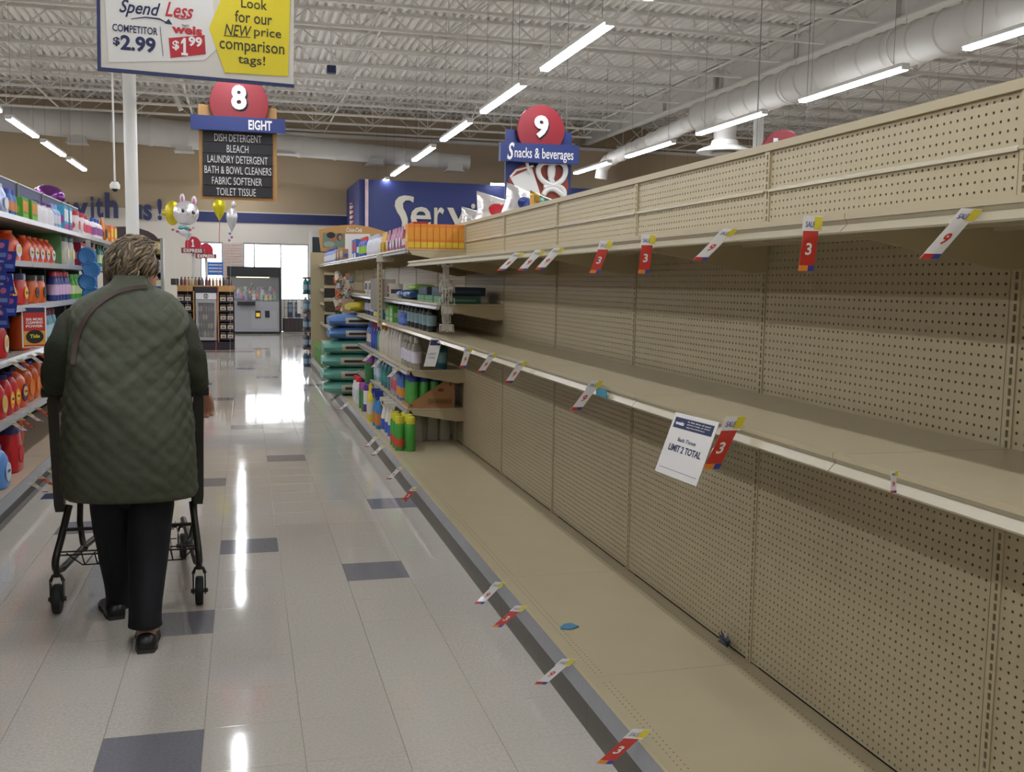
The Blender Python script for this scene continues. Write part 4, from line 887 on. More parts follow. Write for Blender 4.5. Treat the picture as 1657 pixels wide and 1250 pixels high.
# promotion card
t = thing('promotion_card', (XL+.03, 7.4, .93), 'red and gold promotion card reading MORE CLEANING POWER on the fourth left shelf', 'card')
A = at(36, 563, 7.3); B = at(76, 563, 7.42); R_ = (V((B.x, B.y, A.z))-A); wC = R_.length; R_.normalize(); U_ = V((0, 0, 1)); hC = (at(36, 497, 7.3)-A).z; n_ = R_.cross(U_)
def cq(u0, u1, v0, v1, l, th, nm, mt): MB().prism([(u0*wC, v0*hC), (u1*wC, v0*hC), (u1*wC, v1*hC), (u0*wC, v1*hC)], (A+n_*l, R_, U_), th).build(nm, mt, t, smooth=False)
cq(0, 1, 0, 1, 0, .003, 'card', TAGW); cq(.06, .94, .02, .86, .003, .0008, 'red_panel', paper('b8281c')); cq(.06, .94, .86, .98, .003, .0008, 'navy_band', INKN); cq(.06, .94, .06, .4, .004, .0008, 'gold_panel', paper('d09a3a'))
MB().prism([(wC*(.5+.36*math.cos(k*math.pi/10)), hC*(.26+.17*math.sin(k*math.pi/10))) for k in range(20)], (A+n_*.005, R_, U_), .001).build('black_disc', INKB, t, smooth=False)
for s_, v in (('50% MORE', .66), ('CLEANING', .58), ('POWER', .49)): MB().text(s_, (A+n_*.004, R_, U_), (wC*.16, wC*.84, hC*v, hC*(v+.065)), bold=.02, th=.001).build('lettering', INKW, t, smooth=False)
MB().text('Tide', (A+n_*.006, R_, U_), (wC*.3, wC*.7, hC*.23, hC*.32), bold=.03, th=.001).build('lettering', YEL, t, smooth=False)
# hanging coupon strips at the left edge
for k, (px, py, Yc, nn_) in enumerate(((2, 386, 6.62, 4), (14, 405, 6.74, 3))):
    p = at(px, py, Yc); t = thing('coupon_strip', tuple(p), 'blue hanging coupon strip at the left edge of the picture, %s' % ('outer one' if k == 0 else 'inner one nearer the aisle'), 'coupon strip')
    for q in range(nn_ if k else 4):
        zz = p.z-.135*q; mb = MB(); o = V((p.x-.06, p.y+.02, zz-.13)); rr = V((1, -.2, 0)).normalized(); uu = V((.12*(-1)**q, 0, 1)).normalized()
        mb.prism([(0, 0), (.09, 0), (.09, .125), (0, .125)], (o, rr, uu), .002); c_ = mb.build('coupon', paper('2b3f9a'), t, smooth=False)
        nn2 = rr.cross(uu).normalized()
        MB().prism([(.05+.018*math.cos(a*math.pi/6), .09+.018*math.sin(a*math.pi/6)) for a in range(12)], (o+nn2*.002, rr, uu), .0006).build('pink_disc', paper('b06a9a'), c_, smooth=False)
        MB().prism([(.01, .02), (.08, .02), (.08, .045), (.01, .045)], (o+nn2*.002, rr, uu), .0006).build('print_block', paper('6a86c9'), c_, smooth=False)
        if q == 1: MB().prism([(0, .05), (.03, .05), (.03, .12), (0, .12)], (o+nn2*.003, rr, uu), .0006).build('white_block', TAGW, c_, smooth=False)
# blue hanging packs in front of the second shelf
p = at(143, 392, 9.9); t = thing('clip_strip', (p.x, p.y, p.z), 'clip strip with blue dishwashing pads hanging from the top left shelf', 'clip strip')
MB().box(p.x-.025, p.x+.02, 9.898, 9.9, p.z-.5, p.z+.02).build('strip', WP, t, smooth=False)
for q in range(4):
    zz = p.z-.13-.115*q; mb = MB(); mb.lathe([(.02, 0), (.075, .012), (.085, .03), (.07, .04), (.03, .03)], (p.x-.01+.03*(q % 2), 9.89, zz), 14, ax='y'); mb.build('blue_pad', pl('3a78b8'), t)
    MB().box(p.x-.05, p.x+.07, 9.885, 9.888, zz-.05, zz+.05).build('card', paper('2f5fa8'), t, smooth=False)
# purple foil balloons behind the left header
for px, py, s_ in ((69, 319, .15), (88, 325, .19)):
    p = at(px, py, 13.6); t = thing('foil_balloon', tuple(p), 'purple foil balloon top showing above the left shelf header, %s' % ('left one' if s_ == .15 else 'right one'), 'balloon')
    yb_ = 13.6 if s_ == .15 else 13.2
    MB().ball((p.x, yb_, p.z), s_, s_*.75, s_*.85, 24, 14).build('envelope', mat('purple_foil', '6a3474', .2, .6, bump=.2, bump_scale=6), t)
    MB().tube([(p.x, yb_, p.z-s_*.8), (p.x-.05, yb_, 1.2), (p.x-.08, yb_, .0)], .003, 5).build('ribbon', WP, t)

# ---- right run (stocked bays)
H1, H2, H3, H4, H5, H6 = [q+' of the stocked right bays' for q in ('top shelf', 'upper shelf', 'middle shelf', 'third shelf', 'lower shelf', 'bottom deck')]
XR = SX+.03
o = carton('e0842f', 'e09a38', .048, .13, .19, 'd9c23a', name='baking_soda_box')
b0 = None
for k in range(9):                                   # nine boxes side by side across the shelf end
    lab = 'orange and yellow box at the shelf end facing the camera, %s from the aisle' % ordinal(k).replace('nearest', 'first')
    x_ = SX+.03+.049*k
    if b0 is None: b0 = o(lab); b0['group'] = 'orange boxes on the top right shelf'; b0.location = (x_, 7.70, 1.70)
    else: copy_tree(b0, (x_, 7.70+random.uniform(-.004, .004), 1.70), 0, lab, 'orange boxes on the top right shelf')
row(carton('b8342a', 'c9c0c0', .12, .08, .1, '2f4a8a'), 'small red and white box', XR+.03, 1.70, [7.86, 8.0], RR, 'beside the orange boxes on the top right shelf', H1)
row(carton('a8281f', '1f3a2a', .2, .12, .12, '1f3a2a'), 'red box with dark green top', XR+.12, 1.80, [8.0], RR, 'stacked behind the orange boxes', H1)
row(carton('b03028', '7a2020', .22, .2, .1, 'c95a4a'), 'flat red pack', XR+.12, 1.70, [8.0], RR, 'under the red box with dark green top', H1)
row(pouch('b87a98', 'd8d0dc', .13, .05, .2), 'pink foil pouch', XR+.03, 1.70, [8.25, 8.42, 8.6, 8.78, 8.95], RR, 'on the top right shelf', H1, .05)
row(pouch('d0a02a', 'c9a83a', .15, .06, .2), 'golden yellow pouch', XR+.03, 1.70, [9.25, 9.42], RR, 'on the top right shelf', H1)
row(bottle('cfd3dd', 'b8bccb', 'd8dae2', .1, .07, .2), 'silvery white bottle', XR+.02, 1.70, [9.7, 9.84, 9.98, 10.12, 10.26, 10.4], RR, 'on the top right shelf', H1)
row(bottle('3a4fa8', 'c0392b', '8fb83a', .12, .08, .22), 'blue bottle with lime label', XR+.03, 1.70, [10.75, 10.95, 11.15], RR, 'on the top right shelf', H1)
row(carton('3c62a0', 'c03a3a', .16, .1, .22, 'd8d8dc'), 'blue carton', XR+.04, 1.70, [11.55, 11.8], RR, 'on the top right shelf', H1)
p = at(570, 397, 11.9); t = thing('white_backer_sheet', (1.35, 12.3, 1.70), 'plain white display sheet standing on the top right shelf', 'sheet')
MB().box(1.2, 1.62, 12.1, 12.106, 1.70, 1.98).build('sheet', TAGW, t, smooth=False)
row(carton('9a7a5c', 'c9b89a', .18, .12, .15, '4a5a9a'), 'brown pack', XR+.04, 1.70, [13.0, 13.3, 13.6, 13.9], RR, 'toward the far end of the top right shelf', H1)
row(bottle('8a9ac4', '3a4a8a', 'd0d4e0', .1, .08, .22), 'pale blue bottle', XR+.03, 1.70, [14.3, 14.6, 14.9, 15.2, 15.5, 15.8, 16.1], RR, 'at the far end of the top right shelf', H1)
# bay 7.6: upper / middle
row(pillow(.3, .16, .07, '3a5f9a', '7a9ac4'), 'blue flat packet', XR+.1, 1.312, [8.05, 8.4], RR, 'on the upper right shelf', H2)
row(pillow(.34, .2, .06, '6fa02c', '8fbf3a', mt=pl('7aa82f')), 'lime green flat packet', XR+.16, 1.60 if False else 1.372, [8.05], RR, 'lying on the blue packets', H2)
row(carton('35604c', '4f8a5a', .3, .26, .05, '6a8a7a'), 'dark teal flat carton', XR+.15, 1.31, [6.62, 6.95, 7.28], RR, 'on the upper right shelf beside the empty run', H2)
row(carton('232a38', '3a4a5a', .34, .3, .055, '3a4a5a'), 'dark flat carton', XR+.17, 1.362, [6.7, 7.2], RR, 'stacked on the teal cartons', H2)
row(carton('c9c4b8', 'a83a2c', .18, .12, .12, '3a3a4a'), 'white box with red print', XR+.06, 1.31, [8.9, 9.2, 9.5], RR, 'on the upper right shelf', H2)
row(carton('d0ccc4', '2b2f4a', .16, .12, .14, '9a9aa0'), 'white box with dark print', XR+.06, 1.31, [9.95, 10.2, 10.5], RR, 'on the upper right shelf', H2)
row(bottle('232b30', '2b3238', '8aa8b0', .085, .07, .21, .02), 'dark bottle with pale blue front', XR+.05, 1.10, fr(7.0, 8.4, 9), RR, 'on the middle shelf past the empty run', H3)
row(bottle('3a58b0', '6a86c9', '5a78c0', .1, .08, .1, .03), 'small blue freshener', XR+.02, 1.10, [8.02, 8.14], RR, 'in front of the dark bottles', H3)
row(carton('5aa83c', '9ab89a', .2, .14, .14, 'b0c4a8'), 'green and grey box', XR+.06, 1.10, [8.65, 8.9], RR, 'on the middle shelf', H3)
row(carton('2f6a8a', '4f9a3c', .18, .12, .2, 'd0b83a'), 'blue and green carton', XR+.06, 1.10, [9.35, 9.6, 9.85], RR, 'on the middle shelf', H3)
row(bottle('27316a', '3a4a9a', 'c8c8d8', .09, .07, .22), 'navy bottle with white label', XR+.05, 1.10, [10.2, 10.4, 10.6, 10.8], RR, 'on the middle shelf', H3)
row(bottle('3f8f34', '4fa83c', '5aa84a', .09, .07, .2), 'green bottle', XR+.04, 1.10, fr(12.6, 13.7, 7), RR, 'on the middle shelf near the far end', H3)
row(bottle('5f8f78', '9ab8b0', 'b8c8c4', .09, .07, .22), 'grey green bottle', XR+.04, 1.10, fr(14.0, 16.2, 11), RR, 'on the middle shelf at the far end', H3)
row(bottle('c8c4ba', 'd8d4cc', None, .11, .08, .27, .024, 3, .85), 'tall white bottle', XR+.05, .775, [8.35, 8.52, 8.69, 8.86, 9.03], RR, 'on the third right shelf', H4)
row(bottle('b9b4a8', 'c0bcb0', 'cfc9d8', .1, .08, .25, .02, 2.4, .8, True), 'clear bottle with pale label', XR+.05, .775, [7.68, 7.84, 8.0, 8.16], RR, 'at the near end of the third right shelf', H4)
row(bottle('2f6a78', '2a4f5a', '6a9a9a', .1, .08, .24), 'dark teal bottle', XR+.26, .775, [7.72, 7.9], RR, 'deep on the third right shelf', H4)
row(bottle('d5cdc0', 'd89a2c', 'd0c8b8', .1, .08, .27), 'white bottle with amber cap', XR+.05, .775, [9.22, 9.38, 9.54], RR, 'on the third right shelf', H4)
row(bottle('4f9a4a', 'd8d4cc', '6ab05a', .1, .08, .26), 'green bottle with white cap', XR+.05, .775, [9.72], RR, 'between the white and the blue ones', H4)
row(bottle('2f3f9a', 'b0283a', '3a55b8', .09, .07, .26, .02), 'royal blue bottle with red cap', XR+.05, .775, [9.92, 10.08, 10.24], RR, 'on the third right shelf', H4)
row(bottle('5a6aa8', '3a5ab8', 'c8b8a0', .09, .07, .24), 'blue and cream bottle', XR+.05, .775, [10.42, 10.58], RR, 'on the third right shelf', H4)
row(bottle('2a4a3a', '20302a', '5a7a4a', .1, .08, .24), 'dark green bottle', XR+.04, .775, fr(13.3, 16.2, 13), RR, 'at the far end of the third right shelf', H4)
# cut cardboard tray with green cans and blue caps
t = thing('display_tray', (SX+.02, 7.64, .475), 'brown cardboard tray cut on the slant at the end of the lower right shelf', 'carton')
CB = mat('cardboard', 'a57a52', .8, noise_amt=.08, noise_scale=20); CBI = mat('cardboard_ink', '6a4a34', .8)
x0_ = SX+.02; x1_ = x0_+.36; zt_ = .475
MB().prism([(x0_, zt_), (x1_, zt_), (x1_, zt_+.255), (x1_-.02, zt_+.25), (x0_, zt_+.03)], (V((0, 7.645, 0)), V((1, 0, 0)), V((0, 0, 1))), .004).build('near_side', CB, t, smooth=False)
MB().prism([(x0_, zt_), (x1_, zt_), (x1_, zt_+.255), (x1_-.02, zt_+.25), (x0_, zt_+.03)], (V((0, 7.98, 0)), V((1, 0, 0)), V((0, 0, 1))), .004).build('far_side', CB, t, smooth=False)
MB().box(x0_, x1_, 7.645, 7.98, zt_, zt_+.004).build('bottom', CB, t, smooth=False); MB().box(x1_-.004, x1_, 7.645, 7.976, zt_+.004, zt_+.25).build('back', CB, t, smooth=False)
MB().box(x0_, x0_+.004, 7.645, 7.976, zt_+.004, zt_+.03).build('front_lip', CB, t, smooth=False)
mb = MB(); yb = 7.6395
for a in ((x0_+.15, x0_+.34, zt_+.03, zt_+.034), (x0_+.15, x0_+.34, zt_+.066, zt_+.07), (x0_+.15, x0_+.154, zt_+.034, zt_+.066), (x0_+.336, x0_+.34, zt_+.034, zt_+.066), (x0_+.32, x0_+.33, zt_+.17, zt_+.21), (x0_+.01, x0_+.03, zt_+.015, zt_+.027)): mb.box(a[0], a[1], yb, yb+.0015, a[2], a[3])
for k in range(9): mb.box(x0_+.165+.019*k, x0_+.178+.019*k, yb, yb+.0015, zt_+.04, zt_+.06)
mb.build('print_frame', CBI, t, smooth=False); MB().prism([(x0_+.25+.025*math.cos(k*.314), zt_+.14+.014*math.sin(k*.314)) for k in range(20)], (V((0, yb+.001, 0)), V((1, 0, 0)), V((0, 0, 1))), .001).build('printed_mark', CBI, t, smooth=False)
g0 = None; cn = can('479840', '2f429a', '58a04c', .037, .25)
for r_ in range(3):
    for k in range(4):
        lab = 'green can with blue cap in the cardboard tray, %s row, %s from aisle' % (('front', 'middle', 'rear')[r_], ordinal(k).replace('nearest', 'first')); q = (x0_+.045+.082*k, 7.70+.09*r_, zt_+.004)
        if g0 is None: g0 = cn(lab); g0['group'] = 'green cans in the cardboard tray'; g0.location = q
        else: copy_tree(g0, q, 0, lab, 'green cans in the cardboard tray')
row(can('4f9a4a', '8fb85a', None, .033, .22), 'green can stacked upside the tray', XR+.06, .73, [7.72] if False else [8.12], RR, 'behind the cardboard tray', H5)
row(bottle('c9cdd8', 'd0d4dc', 'b85a6a', .1, .07, .25, .02, 2.4, .8, True), 'clear bottle with red label', XR+.02, .475, [8.5, 8.66], RR, 'on the lower right shelf', H5)
row(spray('3f6fb8', '2b3fa8', 'd08a3a', .11, .07, .27), 'blue trigger spray with orange band', XR+.03, .475, [8.18, 8.34], RR, 'on the lower right shelf', H5)
row(bottle('2b6f7a', 'b8324a', '3a8a8a', .11, .08, .27), 'teal bottle with red cap', XR+.05, .475, [9.0, 9.2, 9.4], RR, 'on the lower right shelf', H5)
row(bottle('8fb0c4', '3a5ab0', 'b8ccd8', .1, .07, .25), 'pale blue bottle with deep blue foot', XR+.04, .475, [9.75, 9.95], RR, 'on the lower right shelf', H5)
# bottom deck
row(can('459a3e', 'cfc632', None, .036, .262), 'tall green can with yellow cap', BXF+.15, .18, [7.42, 7.56, 7.70], RR, 'standing at the near end of the bottom deck', H6)
row(can('459a3e', 'cfc632', 'c8503a', .036, .262), 'green can with yellow cap and red label', BXF+.07, .18, [7.46, 7.60, 7.74], RR, 'at the front of the bottom deck', H6)
row(bottle('b9b5a8', 'c2beb2', None, .10, .08, .26, .03, 5, .8, name='cleaner_jug'), 'upturned pale jug', BXF+.26, .18, [7.86], 0, 'behind the yellow capped cans, closest to the aisle', H6)
for k in range(1, 5): row(bottle('b9b5a8', 'c2beb2', None, .095, .08, .28, .03, 5, .8, name='cleaner_jug'), 'pale square shouldered jug', BXF+.2+.108*k-.02, .18, [7.92], 0, 'at the back of the deck, %s from the aisle' % ordinal(k), H6, .01)
row(spray('d8d4c8', 'e0dccf', '3a5ab0', .11, .07, .3), 'white trigger spray with blue label', BXF+.09, .18, [8.0, 8.2, 8.4], RR, 'on the bottom deck', H6)
row(spray('3f86c0', '2b3f9a', 'c9803a', .1, .07, .33), 'blue trigger spray with orange band', BXF+.07, .18, [8.62, 8.8], RR, 'on the bottom deck', H6)
row(bottle('d8c83a', 'd8c22c', 'c8c4b8', .09, .07, .32), 'yellow bottle', BXF+.06, .18, [9.1, 9.25], RR, 'on the bottom deck', H6)
row(can('d8d0d4', '57307a', '57307a', .05, .30), 'white and violet canister', BXF+.08, .18, [9.5], RR, 'on the bottom deck', H6)
row(can('3f7f4a', 'a04a9a', None, .055, .26, 'wipes_canister'), 'green canister with magenta lid', BXF+.1, .18, [9.8, 10.05], RR, 'on the bottom deck', H6)
row(can('3f7f4a', 'a04a9a', None, .05, .26, 'wipes_canister'), 'green canister with magenta lid', BXF+.15, .44, [10.0], RR, 'stacked on another canister', H6)
row(bottle('dcd8d4', 'c0283a', 'c8c8d0', .12, .09, .28, .035), 'white bottle with red cap', BXF+.09, .18, [10.4, 10.62], RR, 'on the bottom deck', H6)
for k in range(4): row(pillow(.78, .46, .175, '5a9a8a', 'b8b09a', '2b2c30', name='litter_bag', mt=pl('5f9f8f', .3)), 'teal and cream litter bag', 1.22, .18+.15*k, [11.32], 0, 'in the stack by the aisle, %s' % ('lowest', 'second from the bottom', 'third from the bottom', 'topmost')[k], H6)
for k in range(2): row(pillow(.7, .44, .16, '4f78b0', 'c0b8a8', '2b2c30', name='litter_bag', mt=pl('4f78b0', .3)), 'blue litter bag', 1.24, .79+.14*k, [11.32], 0, ('under the other blue bag', 'on top of the stack')[k], H6)
row(pillow(.5, .36, .12, 'c9b83a', 'c8c0a0', name='litter_bag', mt=pl('c4b23a', .35)), 'yellow and cream bag', BXF+.3, 1.102, [11.3], .1, 'on the very top of the bag stack', H6)
row(bottle('d8d0c4', 'd8c83a', 'b8704a', .1, .08, .3), 'cream bottle with yellow cap', BXF+.07, .18, [12.6, 12.9, 13.2], RR, 'beyond the bag stack', H6)
row(bottle('3f4f8a', '8a9ac0', 'c8c4d0', .1, .08, .3), 'blue bottle', BXF+.07, .18, [13.6, 13.9], RR, 'beyond the bag stack', H6)
row(bottle('4a7a40', '7a9a3a', '5f8a48', .1, .08, .32), 'green bottle', BXF+.07, .18, fr(14.3, 16.4, 10), RR, 'at the far end of the bottom deck', H6)
row(pouch('c8b04a', 'd8cfa0', .2, .08, .28), 'yellow and cream hanging bag', SX-.06, .62, [12.3, 12.5], RR, 'in front of the shelves', H6)
# side panels with hanging goods
t = thing('display_post', (SX-.04, 8.92, .95), 'beige slotted display post standing out from the stocked bays', 'post')
MB().box(SX-.06, SX-.02, 8.90, 8.93, 1.05, 1.62).build('post', BEIGE, t, smooth=False)
mb = MB()
for k in range(12): mb.box(SX-.045, SX-.035, 8.897, 8.9, 1.08+k*.045, 1.105+k*.045)
mb.build('slot', mat('slot_dark', '7a705c', .8), t, smooth=False); t.children[-1]['kind'] = 'stuff'
MB().box(SX-.12, SX+.1, 8.93, 8.94, 1.2, 1.47).build('panel', mat('grey_card', 'a8a49c', .6), t, smooth=False)
MB().box(SX-.07, SX+.08, 8.88, 8.92, 1.62, 1.68).build('holder_box', paper('cfc8b4'), t, smooth=False)
cols = ['4a4038', '3a342c', '54483a', '2c2624']
for k in range(4):
    t = thing('scourer_pack', (SX-.1, 13.2, 1.1), 'dark patterned hanging pack with cream header, %s from the top of its column' % ordinal(k).replace('nearest', 'first'), 'pack', 'patterned packs at the far right bays'); zz = 1.52-.17*k
    MB().bbox(SX-.2, SX-.06, 13.2, 13.22, zz-.125, zz, .004).build('pack', mat('dark_pattern_%d' % k, cols[k], .6, noise_amt=.9, noise_scale=28), t, smooth=False); MB().box(SX-.2, SX-.06, 13.195, 13.22, zz, zz+.03).build('header_card', paper('c9bc9a'), t, smooth=False)
for k in range(3):
    t = thing('hanging_pack', (SX-.08, 12.5, 1.3), 'orange hanging pack, %s from the top' % ordinal(k).replace('nearest', 'first'), 'pack', 'orange packs at the far right bays'); zz = 1.52-.13*k
    MB().bbox(SX-.12, SX-.03, 12.5, 12.52, zz-.11, zz, .004).build('pack', paper('d86a2c'), t, smooth=False); MB().box(SX-.11, SX-.04, 12.497, 12.5, zz-.08, zz-.04).build('white_panel', TAGW, t, smooth=False)
random.seed(11)
tc_ = ['c9b8a0', '8a6a5a', 'd0c8b8', '6a7a8a', 'b85a3a', 'd8cfae', '5a6a5a', 'c98a4a', '9aa8b0', 'b8a890']
for k in range(26):
    zz = 1.56-.03*(k//2)-.02*(k % 2); xx = SX-.13+.1*(k % 2)+random.uniform(-.04, .04); yy = 11.75+random.uniform(-.05, .05)
    t = thing('hanging_gadget', (xx, yy, zz), 'small carded household gadget in the jumbled cluster, %s down on the %s' % (ordinal(k//2), ('left', 'right')[k % 2]), 'gadget', 'jumbled hanging gadgets on the right bays')
    a = random.uniform(-.8, .8); R_ = V((math.cos(a), -.3, math.sin(a)*.6)).normalized(); U_ = V((-math.sin(a)*.6, .1, 1)).normalized(); o_ = V((xx-.03, yy, zz-.08))
    MB().prism([(0, 0), (.06, 0), (.06, .05), (.035, .075), (0, .07)], (o_, R_, U_), .004).build('card', paper(tc_[k % 10]), t, smooth=False)
    MB().tube([o_+R_*.01+V((0, -.012, .0)), o_+R_*.05+U_*.03+V((0, -.012, 0)), o_+R_*.03+U_*.07+V((0, -.01, 0))], .008, 5).build('tool', pl(tc_[(k+3) % 10]), t)
t = thing('back_brush_pack', (SX-.05, 12.1, 1.2), 'long white rounded hanging pack between orange packs and gadgets', 'pack')
MB().sell([(SX-.02, 12.1, 1.02, .03, .02), (SX-.02, 12.1, 1.06, .055, .02), (SX-.02, 12.1, 1.4, .055, .02), (SX-.02, 12.1, 1.5, .03, .02)], 2, 14).build('pack', TAGW, t)
for k in range(2):
    t = thing('hanging_pack', (SX-.08, 11.6, 1.1), 'orange and tan carded pack below the gadget cluster, %s one' % ('upper', 'lower')[k], 'pack'); zz = 1.24-.17*k
    MB().bbox(SX-.12, SX+.02, 11.6, 11.62, zz-.15, zz, .004).build('pack', paper(('b89a7a', 'd0703a')[k]), t, smooth=False); MB().box(SX-.04, SX+.01, 11.597, 11.6, zz-.12, zz-.03).build('window', paper('c8b8a0'), t, smooth=False)

# snack bags on the far side of the gondola top
SN = [((778, 356), 8.9, .40, .22, 'c9c8c6', 'c0bcb8', 'crumpled pale snack bag end, leftmost on the shelf top'), ((812, 336), 8.4, .5, .32, 'd8d4d0', 'b8202a', 'white snack bag with a big red oval on the shelf top'), ((858, 328), 7.7, .5, .32, 'cfcdcc', '2f3c78', 'white snack bag with blue lettering on the shelf top'), ((888, 324), 7.2, .36, .22, 'b08a3a', '8a6a2c', 'golden snack bag on the shelf top'), ((905, 322), 6.9, .32, .16, '5f8f86', '3f6f7a', 'teal snack bag, rightmost on the shelf top')]
for (px, py), Yq, L_, h_, c1, c2, lab in SN:
    p = at(px, py, Yq); t = thing('snack_bag', (p.x, Yq, 1.89), lab, 'snack bag', 'snack bags over the gondola')
    n = 16; vs_ = []; tl_ = random.uniform(.25, .5)
    def bp(u, v, side):                          # u,v in -1..1: flat pillow with pinched corners, leaning back
        k = max(0, (1-u*u)*(1-v*v))**.42
        a_ = u*L_/2*(1-.1*(1-abs(v))); b_2 = v*h_/2*(1-.1*(1-abs(u))); c2 = side*.075*k*(1+.25*noise.noise(V((u*4, v*4, px))))
        return V((p.x+a_*math.cos(tl_)+b_2*math.sin(tl_)*.5, Yq+c2+b_2*.25, 1.89+h_*.40+b_2*math.cos(tl_)-a_*math.sin(tl_)*.6+.012))
    mb = MB()
    for side in (-1, 1):
        g_ = [[bp(-1+2*i/n, -1+2*j/n, side) for i in range(n+1)] for j in range(n+1)]; fl = [q for r_ in g_ for q in r_]
        mb.add(fl, [((j*(n+1)+i, j*(n+1)+i+1, (j+1)*(n+1)+i+1, (j+1)*(n+1)+i) if side < 0 else (j*(n+1)+i, (j+1)*(n+1)+i, (j+1)*(n+1)+i+1, j*(n+1)+i+1)) for j in range(n) for i in range(n)])
    mb.build('bag', foil(c1), t)
    mb = MB(); g_ = []
    for j in range(9):
        for i in range(9):
            u = .0+.6*(-1+2*i/8)*math.sqrt(max(0, 1-(-1+2*j/8)**2)+.02); v = .12+.5*(-1+2*j/8); g_.append(bp(u, v, -1)+V((0, -.004, 0)))
    mb.add(g_, [(j*9+i, j*9+i+1, (j+1)*9+i+1, (j+1)*9+i) for j in range(8) for i in range(8)]); mb.build('print_panel', foil(c2) if c2 != 'b8202a' else pl('b8202a'), t)
# ------------------------------------------------------------------ far area
def wbox(t, nm, mt, x0, x1, y0, y1, z0, z1, smooth=False): return MB().box(x0, x1, y0, y1, z0, z1).build(nm, mt, t, smooth=smooth)
# wall lettering
t = thing('wall_lettering', (-4.4, Y1-.05, 3.0), 'navy wall lettering reading with us! on the far wall', 'lettering')
PW_ = (V((0, Y1-.06, 0)), V((1, 0, 0)), V((0, 0, 1)))
for s_, bx in (('w', (104, 143, 328, 356)), ('i', (147, 152, 318, 353)), ('t', (155, 167, 320, 353)), ('h', (170, 191, 312, 353)), ('u', (206, 229, 331, 355)), ('s', (232, 246, 331, 357)), ('!', (255, 262, 322, 357))):
    MB().text(s_, PW_, pbox(*bx, Y1-.06), bold=.03, th=.05).build('letter', NAVY, t, smooth=False)
# service department box
SY = 25.8; c = at(581, 290, SY); SXL = c.x; SZT = c.z
t = thing('service_booth', (SXL, SY, 0), 'blue painted service department bulkhead with big cream lettering Service', 'booth')
wbox(t, 'front_wall', mat('booth_blue', '26326c', .5, noise_amt=.05), SXL, 12, SY, SY+.15, 2.2, SZT); wbox(t, 'side_wall', mat('booth_blue', '2b3880'), SXL, SXL+.15, SY+.15, Y1-.03, 2.2, SZT)
wbox(t, 'lower_wall', WALLW, SXL+.05, 12, SY+.05, SY+.15, 0, 2.2); wbox(t, 'lower_side', WALLW, SXL+.02, SXL+.12, SY+.15, Y1-.03, 0, 2.2)
CRM = mat('letter_cream', 'c9c4b4', .5)
PS = (V((0, SY, 0)), V((1, 0, 0)), V((0, 0, 1)))
so = [(452, 702), (448, 738), (425, 724), (398, 724), (378, 742), (380, 775), (398, 810), (411, 850), (408, 888), (392, 918), (366, 935), (372, 905), (374, 870), (362, 835), (340, 800), (325, 762), (330, 725), (352, 700), (385, 691), (425, 694)]
so = [at(560+a/4.1425, 150+b/4.1425, SY) for a, b in so]; MB().prism([(q.x, q.z) for q in so][::-1], PS, .08).build('letter', CRM, t, smooth=False)
for s_, bx in (('e', (664, 697, 335, 371)), ('r', (702, 718, 336, 371)), ('v', (723, 759, 337, 371)), ('i', (762, 768, 330, 372)), ('c', (774, 800, 340, 375)), ('e', (804, 834, 340, 375))): MB().text(s_, PS, pbox(*bx, SY), bold=.01, th=.06).build('letter', CRM, t, smooth=False)
p = at(594, 290, SY-.2); wbox(t, 'candy_stripe_strip', mat('strip_pink_white', 'c9b0b4', .5, noise_amt=.3, noise_scale=6), p.x-.05, p.x+.03, SY-.22, SY-.2, 2.4, p.z)
p = at(570, 330, 27.2); mb = MB(); mb.tube([(p.x, 27.2, 2.3), (p.x, 27.2, 3.5)], .07, 10); mb.build('striped_pole', TAGW, t)
mb = MB()
for k in range(9): mb.bar((p.x-.075, 27.12, 2.4+k*.13), (p.x+.075, 27.12, 2.46+k*.13), .02, .04)
mb.build('red_stripes', INKR, t, smooth=False); t.children[-1]['kind'] = 'stuff'
p = at(806, 299, 25.6); t2 = tag(MB().box(p.x-.2, p.x+.2, 25.55, 25.62, p.z-.02, p.z+.03).build('spot_light', mat('lamp_white', 'ffffff', .5, emit=12), smooth=False), 'small lit lamp on the top edge of the blue bulkhead', 'lamp')

# coffee kiosk
ky = 21.3; kx0, kx1 = -1.32, -.2
t = thing('drinks_kiosk', ((kx0+kx1)/2, ky, 0), 'dark coffee kiosk with a glass door fridge and a round emblem, wooden side shelves', 'kiosk')
DK = mat('kiosk_dark', '2b2630', .5)
wbox(t, 'plinth', DK, kx0+.05, kx1, ky, ky+.75, 0, .17); wbox(t, 'back_panel', DK, kx0, kx1, ky+.35, ky+.75, .17, 1.29)
wbox(t, 'side_post', WOODP, -1.0, -.975, ky, ky+.35, .17, 1.19); wbox(t, 'side_post', WOODP, -.525, -.505, ky, ky+.35, .17, 1.19)
wbox(t, 'top_board', WOODP, kx0, kx1, ky, ky+.7, 1.285, 1.31)
wbox(t, 'header_board', WOODP, kx0+.02, -1.0, ky-.01, ky+.02, 1.19, 1.285); wbox(t, 'header_board', WOODP, -.505, kx1, ky-.01, ky+.02, 1.19, 1.285)
wbox(t, 'fridge_surround', DK, -.975, -.53, ky, ky+.35, 1.16, 1.285)
f = wbox(t, 'fridge_header', mat('fridge_white', 'c4c4ca', .4, emit=.25), -.945, -.55, ky-.02, ky+.3, 1.03, 1.155)
cx = -.75
mb = MB(); mb.prism([(cx+.052*math.cos(k*math.pi/12), 1.093+.052*math.sin(k*math.pi/12)) for k in range(24)], (V((0, ky-.02, 0)), V((1, 0, 0)), V((0, 0, 1))), .004); mb.build('emblem', mat('emblem_green', '20352f', .5), f, smooth=False)
